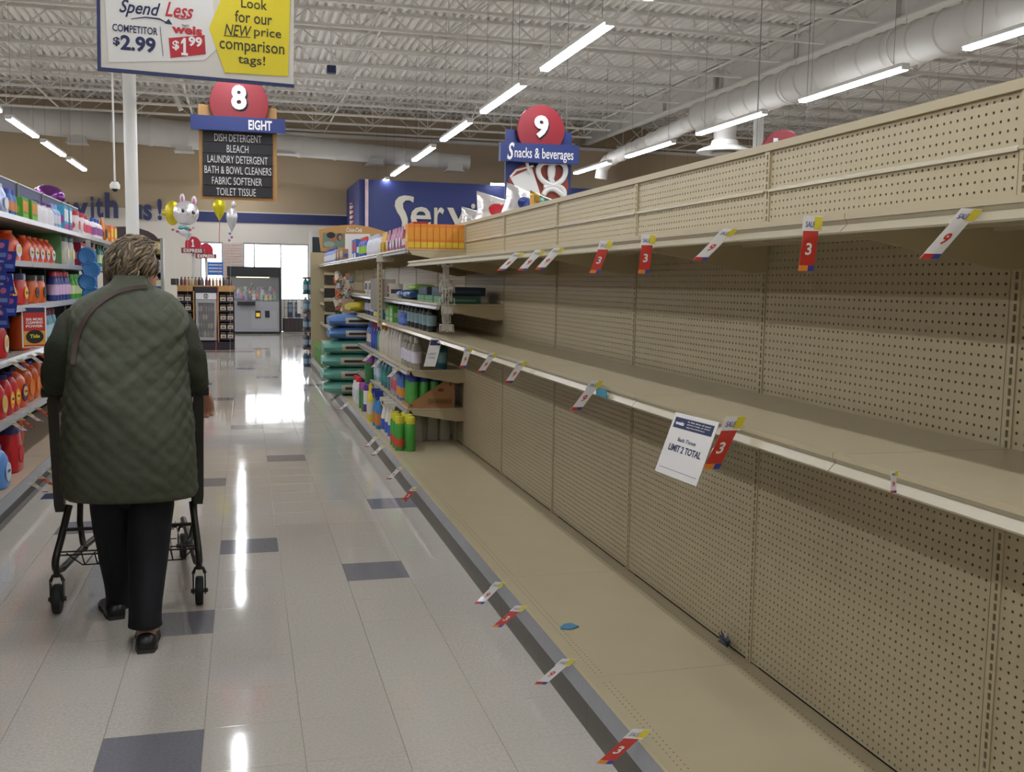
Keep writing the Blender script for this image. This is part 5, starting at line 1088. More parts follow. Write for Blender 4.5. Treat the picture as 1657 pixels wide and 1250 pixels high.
mb = MB(); P = (V((0, ky-.024, 0)), V((1, 0, 0)), V((0, 0, 1)))
mb.prism([(cx+.012*math.cos(k*math.pi/6), 1.1+.016*math.sin(k*math.pi/6)) for k in range(12)], P, .002)
for s in (-1, 1):
    for q in range(3): mb.prism([(cx+s*(.02+q*.01), 1.06+q*.004), (cx+s*(.026+q*.01), 1.06+q*.004), (cx+s*(.03+q*.008), 1.12-q*.006), (cx+s*(.024+q*.008), 1.125-q*.006)][::s], P, .002)
mb.prism([(cx-.012, 1.075), (cx+.012, 1.075), (cx+.005, 1.05), (cx-.005, 1.05)][::-1], P, .002); mb.prism([(cx-.012, 1.12), (cx+.012, 1.12), (cx, 1.137)], P, .002)
mb.build('emblem_figure', TAGW, f, smooth=False)
FR_ = mat('fridge_frame', 'a8a8aa', .4)
d = wbox(t, 'fridge_back', mat('fridge_inner', '30343c', .6), -.945, -.55, ky+.3, ky+.34, .2, 1.03)
mb = MB(); mb.box(-.95, -.905, ky-.03, ky+.01, .2, 1.02); mb.box(-.59, -.545, ky-.03, ky+.01, .2, 1.02); mb.box(-.905, -.59, ky-.03, ky+.01, .96, 1.02); mb.box(-.905, -.59, ky-.03, ky+.01, .2, .26); dr = mb.build('fridge_door', FR_, t, smooth=False)
wbox(dr, 'door_glass', GLASS, -.905, -.59, ky-.012, ky-.006, .26, .96)
for z in (.44, .62, .79): wbox(t, 'fridge_shelf', DK, -.93, -.56, ky+.03, ky+.3, z-.012, z)
BC = ['8a6a4a', '5a4a3a', 'a8906a', '6a3a34', '4a4a52', '9a8a7a']
mini = {}
def minib(c, h=.12, r=.024, x=0, y=0, z=0, lab='', grp='', cat='bottle'):
    k = (c, h, r)
    if k not in mini:
        o = thing('small_bottle', (x, y, z), lab, cat, grp)
        MB().lathe([(r*.9, 0), (r, .004), (r, h*.62), (r*.5, h*.78), (r*.45, h*.9)], (0, 0, 0), 10).build('body', pl(c), o, local=True); MB().lathe([(r*.5, h*.88), (r*.5, h)], (0, 0, 0), 8).build('cap', pl('2a2a2c'), o, local=True); mini[k] = o
    else: copy_tree(mini[k], (x, y, z), 0, lab, grp)
for i, z in enumerate((.44, .62, .79)):
    for k in range(7): minib(BC[(k//2+i) % 6], .125, .021, -.905+.052*k, ky+.09, z, 'small drink bottle inside the kiosk fridge, %s shelf down, %s from the left' % (ordinal(2-i).replace('nearest', 'first'), ordinal(k).replace('nearest', 'first')), 'bottles in the kiosk fridge')
for k in range(6): minib(BC[(k+3) % 6], .14, .024, -.9+.06*k, ky+.09, .262 if False else .265, 'small drink bottle on the fridge floor, %s from the left' % ordinal(k).replace('nearest', 'first'), 'bottles in the kiosk fridge')
wbox(t, 'fridge_floor', DK, -.93, -.56, ky+.03, ky+.3, .25, .263)
for k in range(15): minib(['6a3a44', '3a2c34', 'b8a878', '7a4038', '6a6a6a', '8a7458', '9a7a5a'][(k*3) % 7], .165, .031, kx0+.1+.068*k, ky+.1, 1.311, 'tall dark bottle on top of the kiosk, %s from the left' % ordinal(k).replace('nearest', 'first'), 'bottles on top of the kiosk')
q = tag(MB().box(kx0-.1, kx0+.05, ky+.02, ky+.1, 1.311, 1.44).build('checkered_box', mat('check_dark', '3a3c3c', .6, noise_amt=.9, noise_scale=30), smooth=False), 'dark patterned box at the left end of the kiosk top', 'box')
pk = None
for side, xs in (('left', (-1.24, -1.1)), ('right', (-.42, -.28))):
    for i, z in enumerate((.24, .43, .62, .81, 1.0)):
        wbox(t, 'side_shelf', DK, (kx0+.02 if side == 'left' else -.5), (-1.0 if side == 'left' else kx1), ky+.0, ky+.35, z-.035, z)
        for k, x in enumerate(xs):
            lab = 'small white and brown coffee pack, kiosk %s side, level %s from the floor, %s' % (side, ordinal(i).replace('nearest', 'one'), ('left', 'right')[k])
            if pk is None:
                pk = thing('coffee_pack', (x, ky+.06, z), lab, 'pack', 'coffee packs on the kiosk sides')
                MB().bbox(-.055, .055, -.03, .03, 0, .115, .003).build('pack', paper('cfc6b8'), pk, local=True, smooth=False); MB().box(-.055, .055, -.031, -.03, .075, .112).build('brown_band', paper('5a4438'), pk, local=True, smooth=False); MB().box(-.03, .03, -.032, -.03, .02, .05).build('print', paper('7a6a5a'), pk, local=True, smooth=False)
            else: copy_tree(pk, (x, ky+.06, z), 0, lab)

# claw machine
cy = 27.6; a, b = -.40, .96
t = thing('claw_machine', ((a+b)/2, cy, 0), 'claw crane game with a glass case of plush toys on a grey cabinet', 'game machine')
GC = mat('cabinet_grey', '9a9ca2', .45, noise_amt=.04); CD = mat('case_dark', '23262b', .4)
wbox(t, 'plinth', CD, a+.05, b-.05, cy+.03, cy+.9, 0, .06); cb = wbox(t, 'cabinet', GC, a, b-.06, cy, cy+.92, .06, .86)
wbox(t, 'side_post', CD, b-.06, b, cy-.01, cy+.94, .03, 1.78); wbox(t, 'side_post', CD, a-.02, a+.03, cy, cy+.05, .86, 1.5); wbox(t, 'rear_post', CD, a, a+.05, cy+.87, cy+.92, .86, 1.5)
wbox(t, 'marquee', CD, a-.03, b, cy-.03, cy+.92, 1.52, 1.78); wbox(t, 'case_back', mat('case_back', '4a4238', .6), a, b-.06, cy+.88, cy+.92, .86, 1.52)
MB().text('WIN', (V((0, cy-.03, 0)), V((1, 0, 0)), V((0, 0, 1))), (a+.12, a+.34, 1.62, 1.7), bold=.02).build('marquee_lettering', mat('dim_red', '7a3038', .5), t, smooth=False) if False else None
wbox(t, 'case_glass', GLASS, a+.03, b-.06, cy+.01, cy+.02, .86, 1.52)
wbox(t, 'control_shelf', CD, a+.22, a+.68, cy-.14, cy, .76, .86)
dr = wbox(t, 'service_door', mat('door_grey', 'a2a4a8', .45), a+.58, b-.12, cy-.012, cy, .14, .62)
wbox(dr, 'bill_slot', CD, a+.68, a+.82, cy-.03, cy-.012, .42, .62); wbox(dr, 'bill_light', mat('bill_yellow', 'd8a82c', .5, emit=.6), a+.7, a+.8, cy-.034, cy-.03, .46, .56); wbox(dr, 'coin_slot', CD, a+.93, a+1.05, cy-.03, cy-.012, .44, .62)
wbox(t, 'case_lamp', mat('case_lamp', 'fff0c8', .5, emit=2), a+.2, b-.3, cy+.4, cy+.45, 1.49, 1.515)
mb = MB(); mb.tube([(.2, cy+.45, 1.5), (.2, cy+.45, 1.34)], .012, 6); mb.ball((.2, cy+.45, 1.32), .04, .04, .03)
for k in range(3): an = k*2.1; mb.tube([(.2, cy+.45, 1.31), (.2+.07*math.cos(an), cy+.45+.07*math.sin(an), 1.26), (.2+.03*math.cos(an), cy+.45+.03*math.sin(an), 1.2)], .006, 5)
mb.build('claw', CHROME, t)
random.seed(5); PC = ['c96a8a', 'd8d0d4', '5aa85a', '8a6ab8', 'd8c03a', '4a8ab8', 'd8603a', 'e0e0e4', '3a3a44', 'c8a878', 'b85a9a', '7ac0b8']; k = 0
protos = {}
for r_ in range(3):
    for q in range(11):
        x = a+.12+q*.105+random.uniform(-.02, .02); y = cy+.15+r_*.24+random.uniform(-.03, .03); z = .93+r_*.09+random.uniform(0, .05); c1 = PC[(k*5+r_) % 12]; cname = {'c96a8a': 'pink', 'd8d0d4': 'pale', '5aa85a': 'green', '8a6ab8': 'violet', 'd8c03a': 'yellow', '4a8ab8': 'blue', 'd8603a': 'orange', 'e0e0e4': 'white', '3a3a44': 'black', 'c8a878': 'tan', 'b85a9a': 'magenta', '7ac0b8': 'mint'}[c1]
        lab = '%s plush toy in the claw game, %s row, %s from the left' % (cname, ('front', 'middle', 'back')[r_], ordinal(q).replace('nearest', 'first'))
        if c1 not in protos:
            o = thing('plush_toy', (x, y, z), lab, 'plush toy', 'plush toys in the claw game'); m_ = mat('plush_'+c1, c1, .9, bump=.5, bump_scale=60)
            mb = MB(); mb.ball((0, 0, 0), .055, .05, .05, 10, 6); mb.build('body', m_, o, local=True); MB().ball((0, -.01, .065), .042, .04, .04, 10, 6).build('head', m_, o, local=True)
            for s in (-1, 1): MB().ball((s*.032, -.01, .105), .014, .01, .018, 6, 4).build('ear', m_, o, local=True)
            MB().ball((0, -.048, .058), .014, .01, .01, 6, 4).build('snout', pl('d8cfc4'), o, local=True); protos[c1] = o
        else: copy_tree(protos[c1], (x, y, z), random.uniform(-1, 1), lab, 'plush toys in the claw game')
        k += 1
# rack right of the claw machine
t = thing('wire_rack', (1.3, 27.8, 0), 'low dark brown rack of bluish goods between the claw game and the beverage display', 'rack')
wbox(t, 'bin', mat('bin_brown', '3c3230', .6), 1.02, 1.9, 27.7, 28.3, .05, .42); mb = MB()
for k in range(9): mb.bar((1.04+k*.105, 27.68, .05), (1.04+k*.105, 27.68, 1.0), .012)
for z in (.45, .7, .98): mb.bar((1.02, 27.68, z), (1.9, 27.68, z), .012)
mb.build('wire_grid', mat('wire_dark', '4a4a50', .4, .5), t, smooth=False); t.children[-1]['kind'] = 'stuff'
wbox(t, 'price_board', TAGW, 1.38, 1.47, 27.64, 27.66, .55, .95)
row(carton('5a6f86', '8aa0b0', .14, .12, .42, '3f5468'), 'bluish pack in the low wire rack', 1.2, .43, [28.0], 0, 'by the windows, left one', 'packs in the wire rack'); row(carton('5a6f86', '8aa0b0', .14, .12, .42, '3f5468'), 'bluish pack in the low wire rack', 1.4, .43, [28.0], 0, 'by the windows, middle one', 'packs in the wire rack'); row(carton('6a4f4a', '8a706a', .14, .12, .42, '5a4440'), 'brown pack in the low wire rack', 1.7, .43, [28.0], 0, 'by the windows', 'packs in the wire rack')
# blue poster on the left window
t = thing('window_poster', (-.8, Y1-.03, 1.5), 'blue poster with white text in the left window', 'poster'); b_ = pbox(333, 364, 424, 446, Y1-.01)
wbox(t, 'sheet', paper('2f6fc4'), b_[0], b_[1], Y1-.012, Y1-.005, b_[2], b_[3]); mb = MB()
for k in range(3): mb.box(b_[0]+.08, b_[1]-.08, Y1-.015, Y1-.012, b_[3]-.1-.09*k, b_[3]-.07-.09*k)
mb.build('text_line', TAGW, t, smooth=False); t.children[-1]['kind'] = 'stuff'

# express lane signs
def express(cx_, y, zt, s, num, lab):
    t = thing('express_sign', (cx_, y, 0), lab, 'sign'); P = (V((0, y, 0)), V((1, 0, 0)), V((0, 0, 1)))
    w_ = .17*s; pts = [(cx_-w_, zt-.3*s), (cx_+w_, zt-.3*s)]+[(cx_+w_*math.cos(k*math.pi/14), zt-.17*s+.17*s*math.sin(k*math.pi/14)) for k in range(15)]
    MB().prism(pts, P, .05).build('red_dome', mat('sign_red_bright', 'b01c34', .4), t, smooth=False)  # even red, brighter than the aisle sign discs
    MB().box(cx_-.25*s, cx_+.25*s, y-.12, y-.05, zt-.38*s, zt-.26*s).build('bar', mat('sign_maroon', '7c3238', .5), t, smooth=False)
    if num: MB().text(num, (V((0, y-.05, 0)), P[1], P[2]), (cx_-.03, cx_+.03, zt-.22, zt-.06), bold=.03, th=.01).build('numeral', INKW, t, smooth=False)
    MB().text('EXPRESS', (V((0, y-.12, 0)), P[1], P[2]), (cx_-.2*s, cx_+.2*s, zt-.36*s, zt-.28*s), bold=.02, th=.006).build('lettering', INKW, t, smooth=False)
    MB().tube([(cx_, y+.03, 0), (cx_, y+.03, zt-.3*s)], .035, 10).build('pole', OFFW, t); wbox(t, 'base', DK, cx_-.25, cx_+.25, y-.2, y+.25, 0, .04)
express(-1.06, 23, 2.35, .95, '1', 'red domed express lane 1 sign on a white pole'); express(-.86, 25, 2.28, .95, None, 'second red express lane sign standing behind the lane 1 sign')
# checkout end racks seen past the woman
t = thing('checkout_rack', (-2.1, 20.5, 0), 'tall checkout rack of cards and packs with an arched brown top behind the woman', 'rack')
wbox(t, 'back', mat('rack_brown', '3a2c30', .6), -2.6, -1.5, 20.6, 20.7, 0, 2.2)
MB().prism([(-2.75, 2.15)]+[(-2.2+.62*math.cos(k*math.pi/12), 2.15+.26*math.sin(k*math.pi/12)) for k in range(12, -1, -1)][::-1][::-1], (V((0, 20.6, 0)), V((1, 0, 0)), V((0, 0, 1))), .05).build('arched_header', mat('rack_brown', '3a2c30'), t, smooth=False)
for z in (.5, .85, 1.2, 1.55, 1.9): wbox(t, 'shelf', DK, -2.6, -1.5, 20.3, 20.6, z-.02, z)
wbox(t, 'end_frame', mat('end_frame_grey', '8a8a86', .5), -1.53, -1.48, 20.28, 20.6, 0, 2.2)
k = 0
for z in (.5, .85, 1.2, 1.55, 1.9):
    for x in (-2.4, -2.2, -2.0, -1.85, -1.7, -1.58):
        row(carton(['c9c0b0', 'b89a3a', 'd8d4cc', '3a5a9a', 'b0523a', 'd0ccc4', '4a3a3a'][k % 7], ['6a5a4a', 'd8d0b0', '5a5a60', 'c8ccd8'][k % 4], .11, .08, .24), 'small %s pack on the checkout rack' % ['cream', 'mustard', 'white', 'blue', 'brick red', 'grey', 'dark'][k % 7], x, z, [20.42], 0, 'shelf %s, %s from the left' % (ordinal(k//6).replace('nearest', 'one'), ordinal(k % 6).replace('nearest', 'first')), 'packs on the checkout rack'); k += 1
# water pallets and beverage display at end of the gondola
t = thing('beverage_display', (1.2, 17.6, 0), 'tall dark green beverage display at the end of the right shelving run', 'display')
p = at(503, 372, 17.5); q = at(517, 372, 17.5)
DG = mat('display_dark_green', '27343a', .4)
wbox(t, 'cabinet', DG, p.x+.02, 2.3, 17.5, 18.3, 0, 2.18); wbox(t, 'edge_post', OFFW, p.x-.03, p.x+.02, 17.45, 17.5, 0, 2.3)
for z in (.32, .62, .92, 1.24, 1.5): wbox(t, 'shelf', mat('shelf_brown', '5a4a44', .5), p.x-.15, 1.5, 17.1, 17.5, z-.03, z)
wc = [('34506a', 'clear'), ('4f4a58', 'dark'), ('4a5060', 'grey'), ('5f7a88', 'pale'), ('2f7a8a', 'teal capped')]
for i, z in enumerate((.0, .32, .62, .92, 1.24)):
    o = None
    for k in range(6):
        x = p.x-.11+.085*(k % 3); y = 17.16+.17*(k//3); lab = '%s water bottle on the beverage end display, level %s, %s' % (wc[i][1], ordinal(i).replace('nearest', 'one'), ('front left', 'front middle', 'front right', 'rear left', 'rear middle', 'rear right')[k])
        if o is None: o = bottle(wc[i][0], ['d8dce0', '3a3a44', 'c8ccd0', 'd8e0e4', '2a9aa8'][i], '8aa0b0', .08, .08, .25, .016, 2, .88, name='water_bottle')(lab); o['group'] = 'water bottles on the end display'; o.location = (x, y, z)
        else: copy_tree(o, (x, y, z), 0, lab, 'water bottles on the end display')
# wooden soda sign
sy = 15.9
t = thing('soda_sign', (1.9, sy, 1.95), 'arched wooden sign with white script lettering and portrait posters over the right run', 'sign')
def sp(x, y): p = at(x, y, sy); return (p.x, p.z)
P = (V((0, sy, 0)), V((1, 0, 0)), V((0, 0, 1)))
top = [sp(515, 372), sp(530, 368), sp(550, 365), sp(572, 364), sp(595, 367), sp(613, 372), sp(625, 376)]
MB().prism([sp(519, 407), sp(625, 410)]+top[::-1], P, .05).build('wood_board', WOODP, t, smooth=False)
P2_ = (V((0, sy-.05, 0)), P[1], P[2])
MB().prism([sp(522, 400), sp(557, 401), sp(557, 378), sp(522, 377)], P2_, .006).build('poster', mat('poster_sage', '6f7f70', .6), t, smooth=False)
MB().prism([sp(558, 408), sp(598, 409), sp(598, 379), sp(558, 379)], P2_, .006).build('poster_white', TAGW, t, smooth=False)
MB().prism([sp(599, 400), sp(618, 401), sp(618, 380), sp(599, 380)], P2_, .006).build('poster_side', mat('poster_tan', 'a8987f', .6), t, smooth=False)
def blob(x, y, rx, ry, col, nm, l=.056): cc = sp(x, y); k_ = abs(sp(x+1, y)[0]-cc[0]); MB().prism([(cc[0]+rx*k_*math.cos(q*math.pi/8), cc[1]+ry*k_*math.sin(q*math.pi/8)) for q in range(16)], (V((0, sy-l, 0)), P[1], P[2]), .003).build(nm, paper(col), t, smooth=False)
blob(539, 386, 5, 6, '9a6a52', 'portrait_face', .056); blob(535, 381, 7, 5, '2a2622', 'portrait_hair', .06); blob(532, 396, 9, 5, '8a9a8a', 'portrait_shirt', .059); blob(549, 384, 5, 6, '4a3a30', 'portrait_hair'); blob(550, 385, 3, 4, 'a87a62', 'portrait_face', .06); blob(604, 386, 6, 5, '2a2420', 'portrait_hair'); blob(602, 390, 4, 4, '9a6a50', 'portrait_face', .06)
MB().text('Coca-Cola', (V((0, sy-.05, 0)), P[1], P[2]), (sp(560, 376)[0], sp(585, 376)[0], sp(570, 376)[1], sp(570, 369)[1]), bold=.01, shear=.35, th=.01).build('script_lettering', INKW, t, smooth=False)
mb = MB(); mb.tube([(sp(530, 407)[0], sy+.01, 1.70), (sp(530, 407)[0], sy+.01, sp(530, 400)[1])], .015, 6); mb.tube([(sp(610, 407)[0], sy+.01, 1.70), (sp(610, 407)[0], sy+.01, sp(610, 400)[1])], .015, 6); mb.build('support', BLACK, t)

# balloons
def balloon(px, py, Y, rx, rz, col, lab, shape='round', extra=None):
    p = at(px, py, Y); t = thing('foil_balloon', tuple(p), lab, 'balloon'); fo = foil(col)
    if shape == 'round': mb = MB(); mb.ball((p.x, Y, p.z), rx, rx*.5, rz, 28, 14)
    else: mb = MB(); mb.lathe([(.01, -rz*1.15), (rx*.25, -rz*.95), (rx*.62, -rz*.55), (rx*.92, -.05*rz), (rx, rz*.3), (rx*.9, rz*.62), (rx*.55, rz*.9), (.02, rz)], (p.x, Y, p.z), 24, squash=.6)
    mb.v = [(x, y+.012*noise.noise(V((x*12, z*12, px))), z) for x, y, z in mb.v]; mb.build('envelope', fo, t)
    return t, p
t, p = balloon(301, 345, 19, .22, .215, 'd4d2d6', 'white rabbit face foil balloon with pink ears and a teal bow')
for x, z in ((295, 322), (314, 326)):
    q = at(x, z, 19); MB().ball((q.x, 19, q.z), .045, .03, .095, 12, 8).build('ear', foil('d4d2d6'), t); MB().ball((q.x, 18.97, q.z), .022, .015, .055, 10, 6).build('inner_ear', pl('c96a9a'), t)
for x, z in ((296, 341), (313, 344)): q = at(x, z, 18.88); MB().ball((q.x, 18.895, q.z), .028, .01, .034, 12, 8).build('eye', INKB, t); MB().ball((q.x+.008, 18.885, q.z+.012), .008, .006, .008, 6, 4).build('eye_glint', TAGW, t)
for x, z in ((294, 347), (312, 350)): q = at(x, z, 18.9); MB().ball((q.x, 18.9, q.z), .013, .006, .01, 6, 4).build('cheek', pl('d88aa0'), t)
q = at(304, 346, 18.89); mb = MB(); mb.ball((q.x, 18.89, q.z), .01, .008, .007, 6, 4); mb.tube([(q.x-.03, 18.89, q.z-.012), (q.x-.015, 18.885, q.z-.022), (q.x, 18.885, q.z-.008), (q.x+.015, 18.885, q.z-.022), (q.x+.03, 18.89, q.z-.012)], .003, 5); mb.build('mouth', pl('c06a80'), t)
q = at(298, 369, 19); mb = MB()
mb.ball((q.x-.05, 18.98, q.z), .055, .02, .035, 10, 6); mb.ball((q.x+.05, 18.98, q.z-.01), .055, .02, .035, 10, 6); mb.ball((q.x, 18.97, q.z), .02, .02, .02, 8, 6); mb.build('bow', foil('5a9aa0'), t)
MB().ball((q.x-.0, 19.02, q.z-.05), .11, .05, .10, 16, 8).build('body', foil('d4d2d6'), t)
for x, z, c_ in ((280, 372, 'b85040'), (287, 375, 'a84a80'), (308, 372, 'b85040'), (313, 369, 'b09ab8')): q = at(x, z, 19); MB().ball((q.x, 18.97, q.z), .028, .02, .02, 8, 6).build('flower', foil(c_), t)
q = at(300, 378, 19); MB().lathe([(.08, 0), (.05, -.06), (.015, -.12)], (q.x+.04, 19, q.z), 12).build('tail_neck', foil('c8c6ca'), t); MB().tube([(q.x+.04, 19, q.z-.1), (q.x+.02, 19.02, 1.4), (q.x, 19, .02)], .0015, 5).build('ribbon', TAGW, t)
t, p = balloon(279, 345, 19.3, .13, .22, 'c8b82c', 'yellow foil balloon half hidden behind the rabbit balloon'); MB().ball((p.x-.13, 19.3, p.z), .06, .04, .05, 10, 6).build('lobe', foil('b8a828'), t); MB().tube([(p.x, 19.3, p.z-.2), (p.x+.1, 19.3, .02)], .0015, 5).build('ribbon', TAGW, t)
t, p = balloon(355, 338, 19, .115, .18, 'd0c42a', 'yellow egg shaped foil balloon hanging right of the rabbit balloon', 'egg'); MB().tube([(p.x, 19, p.z-.2), (p.x, 19, p.z-.3), (p.x-.1, 19, .02)], .006, 5).build('ribbon', pl('b05a4a'), t)
t, p = balloon(375, 355, 18.9, .1, .19, 'c9c8cc', 'white egg shaped foil balloon with a curled ear, rightmost of the balloons', 'egg'); q = at(378, 331, 18.9); MB().ball((q.x, 18.9, q.z), .045, .03, .06, 12, 8).build('ear', foil('d4d2d6'), t)
for x, z, c_ in ((372, 378, '5a9ab0'), (375, 384, 'b05aa0'), (371, 389, '8a80b0')): q = at(x, z, 18.9); MB().ball((q.x, 18.9, q.z), .025, .02, .025, 8, 6).build('flower', foil(c_), t)
MB().tube([(p.x-.02, 18.9, p.z-.2), (p.x-.06, 18.9, .02)], .0015, 5).build('ribbon', TAGW, t)
# floor decal
A = onf = at(62, 811, 6.97)
t = thing('floor_decal', (-1.25, 7.15, .001), 'navy and gold floor decal by the left shelves', 'decal')
mb = MB(); mb.prism([(-1.30, 7.0), (-.95, 7.0), (-.95, 7.18), (-1.30, 7.18)], (V((0, 0, .0005)), V((1, 0, 0)), V((0, 1, 0))), .001); mb.build('navy_panel', NAVY, t, smooth=False)
mb = MB()
for k in range(5):
    for j in range(2): mb.prism([(-1.26+.07*k, 7.22+.1*j), (-1.215+.07*k, 7.22+.1*j), (-1.215+.07*k, 7.28+.1*j), (-1.26+.07*k, 7.28+.1*j)], (V((0, 0, .0015)), V((1, 0, 0)), V((0, 1, 0))), .001)
mb.build('navy_checks', INKN, t, smooth=False); mb = MB(); mb.prism([(-1.28, 7.19), (-.95, 7.19), (-.95, 7.42), (-1.28, 7.42)], (V((0, 0, .0005)), V((1, 0, 0)), V((0, 1, 0))), .001); mb.build('gold_panel', mat('decal_gold', 'b8944a', .5), t, smooth=False)
MB().text('weis', (V((0, 0, .0015)), V((1, 0, 0)), V((0, 1, 0))), (-1.15, -.98, 7.05, 7.12), bold=.03, th=.0008).build('shop_name', INKW, t, smooth=False)
# ------------------------------------------------------------------ woman
woman = thing('person', (-.45, 4.25, 0), 'person with short grey blond hair in a quilted dark green coat pushing a shopping cart', 'person')
# coat: picture row -> ring (centre, half width, half depth), bottom to top
CT = [(800, 114, 318, 4.25, .165), (792, 106, 320, 4.25, .18), (757, 101, 318, 4.25, .195), (700, 101, 313, 4.27, .20), (648, 104, 307, 4.30, .195), (616, 107, 303, 4.33, .19), (580, 110, 302, 4.36, .185), (552, 113, 301, 4.385, .18), (520, 112, 302, 4.41, .175), (502, 113, 297, 4.43, .165), (489, 122, 289, 4.445, .15), (478, 140, 277, 4.455, .13), (469, 160, 260, 4.465, .11), (461, 173, 246, 4.47, .09), (452, 181, 240, 4.475, .075), (446, 184, 240, 4.48, .07)]
rows = []
for py, xl, xr, Yc, d in CT:
    a, b = at(xl, py, Yc), at(xr, py, Yc); rows.append(((a.x+b.x)/2, Yc, (a.z+b.z)/2, (b.x-a.x)/2, d))
NR = 190; NS = 200; fine = catmull(rows, NR); E_ = 2.5
def coat_pt(r, t, off=0):
    cx_, cy_, z, a, b = r; c, s = math.cos(t), math.sin(t)
    return V((cx_+(a+off)*math.copysign(abs(c)**(2/E_), c), cy_+(b+off)*math.copysign(abs(s)**(2/E_), s), z))
rings = []
for i, r in enumerate(fine):
    ring = []; arc = 0; prev = None; pts = [coat_pt(r, 2*math.pi*(k/NS)-math.pi/2) for k in range(NS)]
    cum = [0]
    for k in range(1, NS): cum.append(cum[-1]+(pts[k]-pts[k-1]).length)
    tot = cum[-1]+(pts[0]-pts[-1]).length
    for k in range(NS):
        u = cum[k] if cum[k] < tot/2 else cum[k]-tot          # arc length from the centre of the back
        z = r[2]; p1 = (u/.072+z/.066); p2 = (u/.072-z/.066)
        q = (abs(math.sin(math.pi*p1))*abs(math.sin(math.pi*p2)))**.5
        collar = max(0, min(1, (z-1.40)/.02)); q *= (1-collar)
        f = .0065*q+.007*noise.noise(V((u*5, z*4, 1.3)))+.006*noise.noise(V((u*14+z*9, z*15-u*6, 4)))
        f += .010*math.exp(-((z-1.02-u*.55)/.03)**2)*(1 if u > -.05 else 0)*(.6+.4*math.sin(u*30))      # drag folds towards the right arm
        f += .008*math.exp(-((z-1.12-u*.5)/.025)**2)*(1 if u > 0 else .2)
        ring.append(coat_pt(r, 2*math.pi*(k/NS)-math.pi/2, f))
    rings.append(ring)
COAT = mat('coat_green', '454939', .62, spec=.35, noise_amt=.14, noise_scale=60, bump=.25, bump_scale=260)
SLV = mat('sleeve_green', '3c4035', .8, spec=.25, noise_amt=.12, noise_scale=60, bump=.5, bump_scale=200)
mb = MB(); inner = [[V((fine[0][0]+(p.x-fine[0][0])*.93, fine[0][1]+(p.y-fine[0][1])*.93, p.z+.03)) for p in rings[0]]]
hem = [V((p.x, p.y, p.z-.004)) for p in rings[0]]
top = rings[-1]; tin = [V((fine[-1][0]+(p.x-fine[-1][0])*.88, fine[-1][1]+(p.y-fine[-1][1])*.86, p.z-.003)) for p in top]; tin2 = [V((p.x, p.y, p.z-.05)) for p in tin]
mb.loft(inner+[hem]+rings+[tin, tin2], cap=False); mb.build('coat', COAT, woman, ang=180)
def fold_tube(pts, rads, n, amp, seed, m=60, flat=1):
    P_ = catmull([list(p)+[r] for p, r in zip(pts, rads)], m); mb = MB(); mb.tube([q[:3] for q in P_], [q[3] for q in P_], n, flat=flat)
    out = []
    for i in range(m):
        c_ = V(P_[i][:3])
        for k in range(n):
            p = V(mb.v[i*n+k]); d = (p-c_).normalized(); f = amp*math.sin(i*.55+2.2*noise.noise(V((k*.35, i*.05, seed)))*3)*.5+amp*noise.noise(p*14+V((seed, 0, 0)))
            out.append(tuple(p+d*f))
    mb.v = out; return mb
ls = [at(150, 510, 4.45), at(122, 528, 4.44), at(107, 560, 4.42), at(96, 600, 4.46), at(94, 615, 4.56), at(91, 626, 4.66)]
rs_ = [at(270, 512, 4.45), at(288, 532, 4.43), at(298, 562, 4.40), at(308, 596, 4.44), at(314, 612, 4.54), at(318, 622, 4.64)]
fold_tube(ls, [.06, .07, .071, .070, .06, .05], 26, .007, 3).build('sleeve', SLV, woman, ang=180)
fold_tube(rs_, [.06, .068, .070, .072, .058, .048], 26, .007, 8).build('sleeve', SLV, woman, ang=180)
# trousers
TRO = mat('trousers_black', '131318', .75, spec=.3, noise_amt=.2, noise_scale=30, bump=.2, bump_scale=120)
def leg(rws, seed):
    R_ = []
    for py, xl, xr, Yc, d in rws: a, b = at(xl, py, Yc), at(xr, py, Yc); R_.append(((a.x+b.x)/2, Yc, (a.z+b.z)/2, (b.x-a.x)/2, d))
    F_ = catmull(R_, 60); out = []
    for i, r in enumerate(F_):
        ring = []
        for k in range(36):
            t = 2*math.pi*k/36; f = .004*noise.noise(V((math.cos(t)*3, r[2]*9, seed)))+.003*math.sin(t*3+seed+r[2]*5)
            ring.append((r[0]+(r[3]+f)*math.cos(t), r[1]+(r[4]+f)*math.sin(t), r[2]))
        out.append(ring)
    return out
mb = MB(); l1 = leg([(740, 150, 222, 4.28, .12), (800, 146, 218, 4.28, .11), (850, 150, 218, 4.32, .095), (900, 160, 218, 4.38, .085), (940, 167, 215, 4.45, .08), (965, 171, 213, 4.50, .075), (982, 172, 212, 4.52, .07)], 1)
l2 = leg([(740, 200, 285, 4.26, .12), (800, 203, 282, 4.26, .11), (850, 205, 277, 4.24, .1), (900, 206, 272, 4.20, .09), (950, 207, 266, 4.13, .08), (1000, 208, 262, 4.07, .07), (1013, 208, 263, 4.06, .062)], 5)
mb.loft(l1); mb.loft(l2); c = at(214, 775, 4.27); mb.ball((c.x, 4.27, c.z), .165, .13, .13, 24, 12); mb.build('trousers', TRO, woman, ang=180)
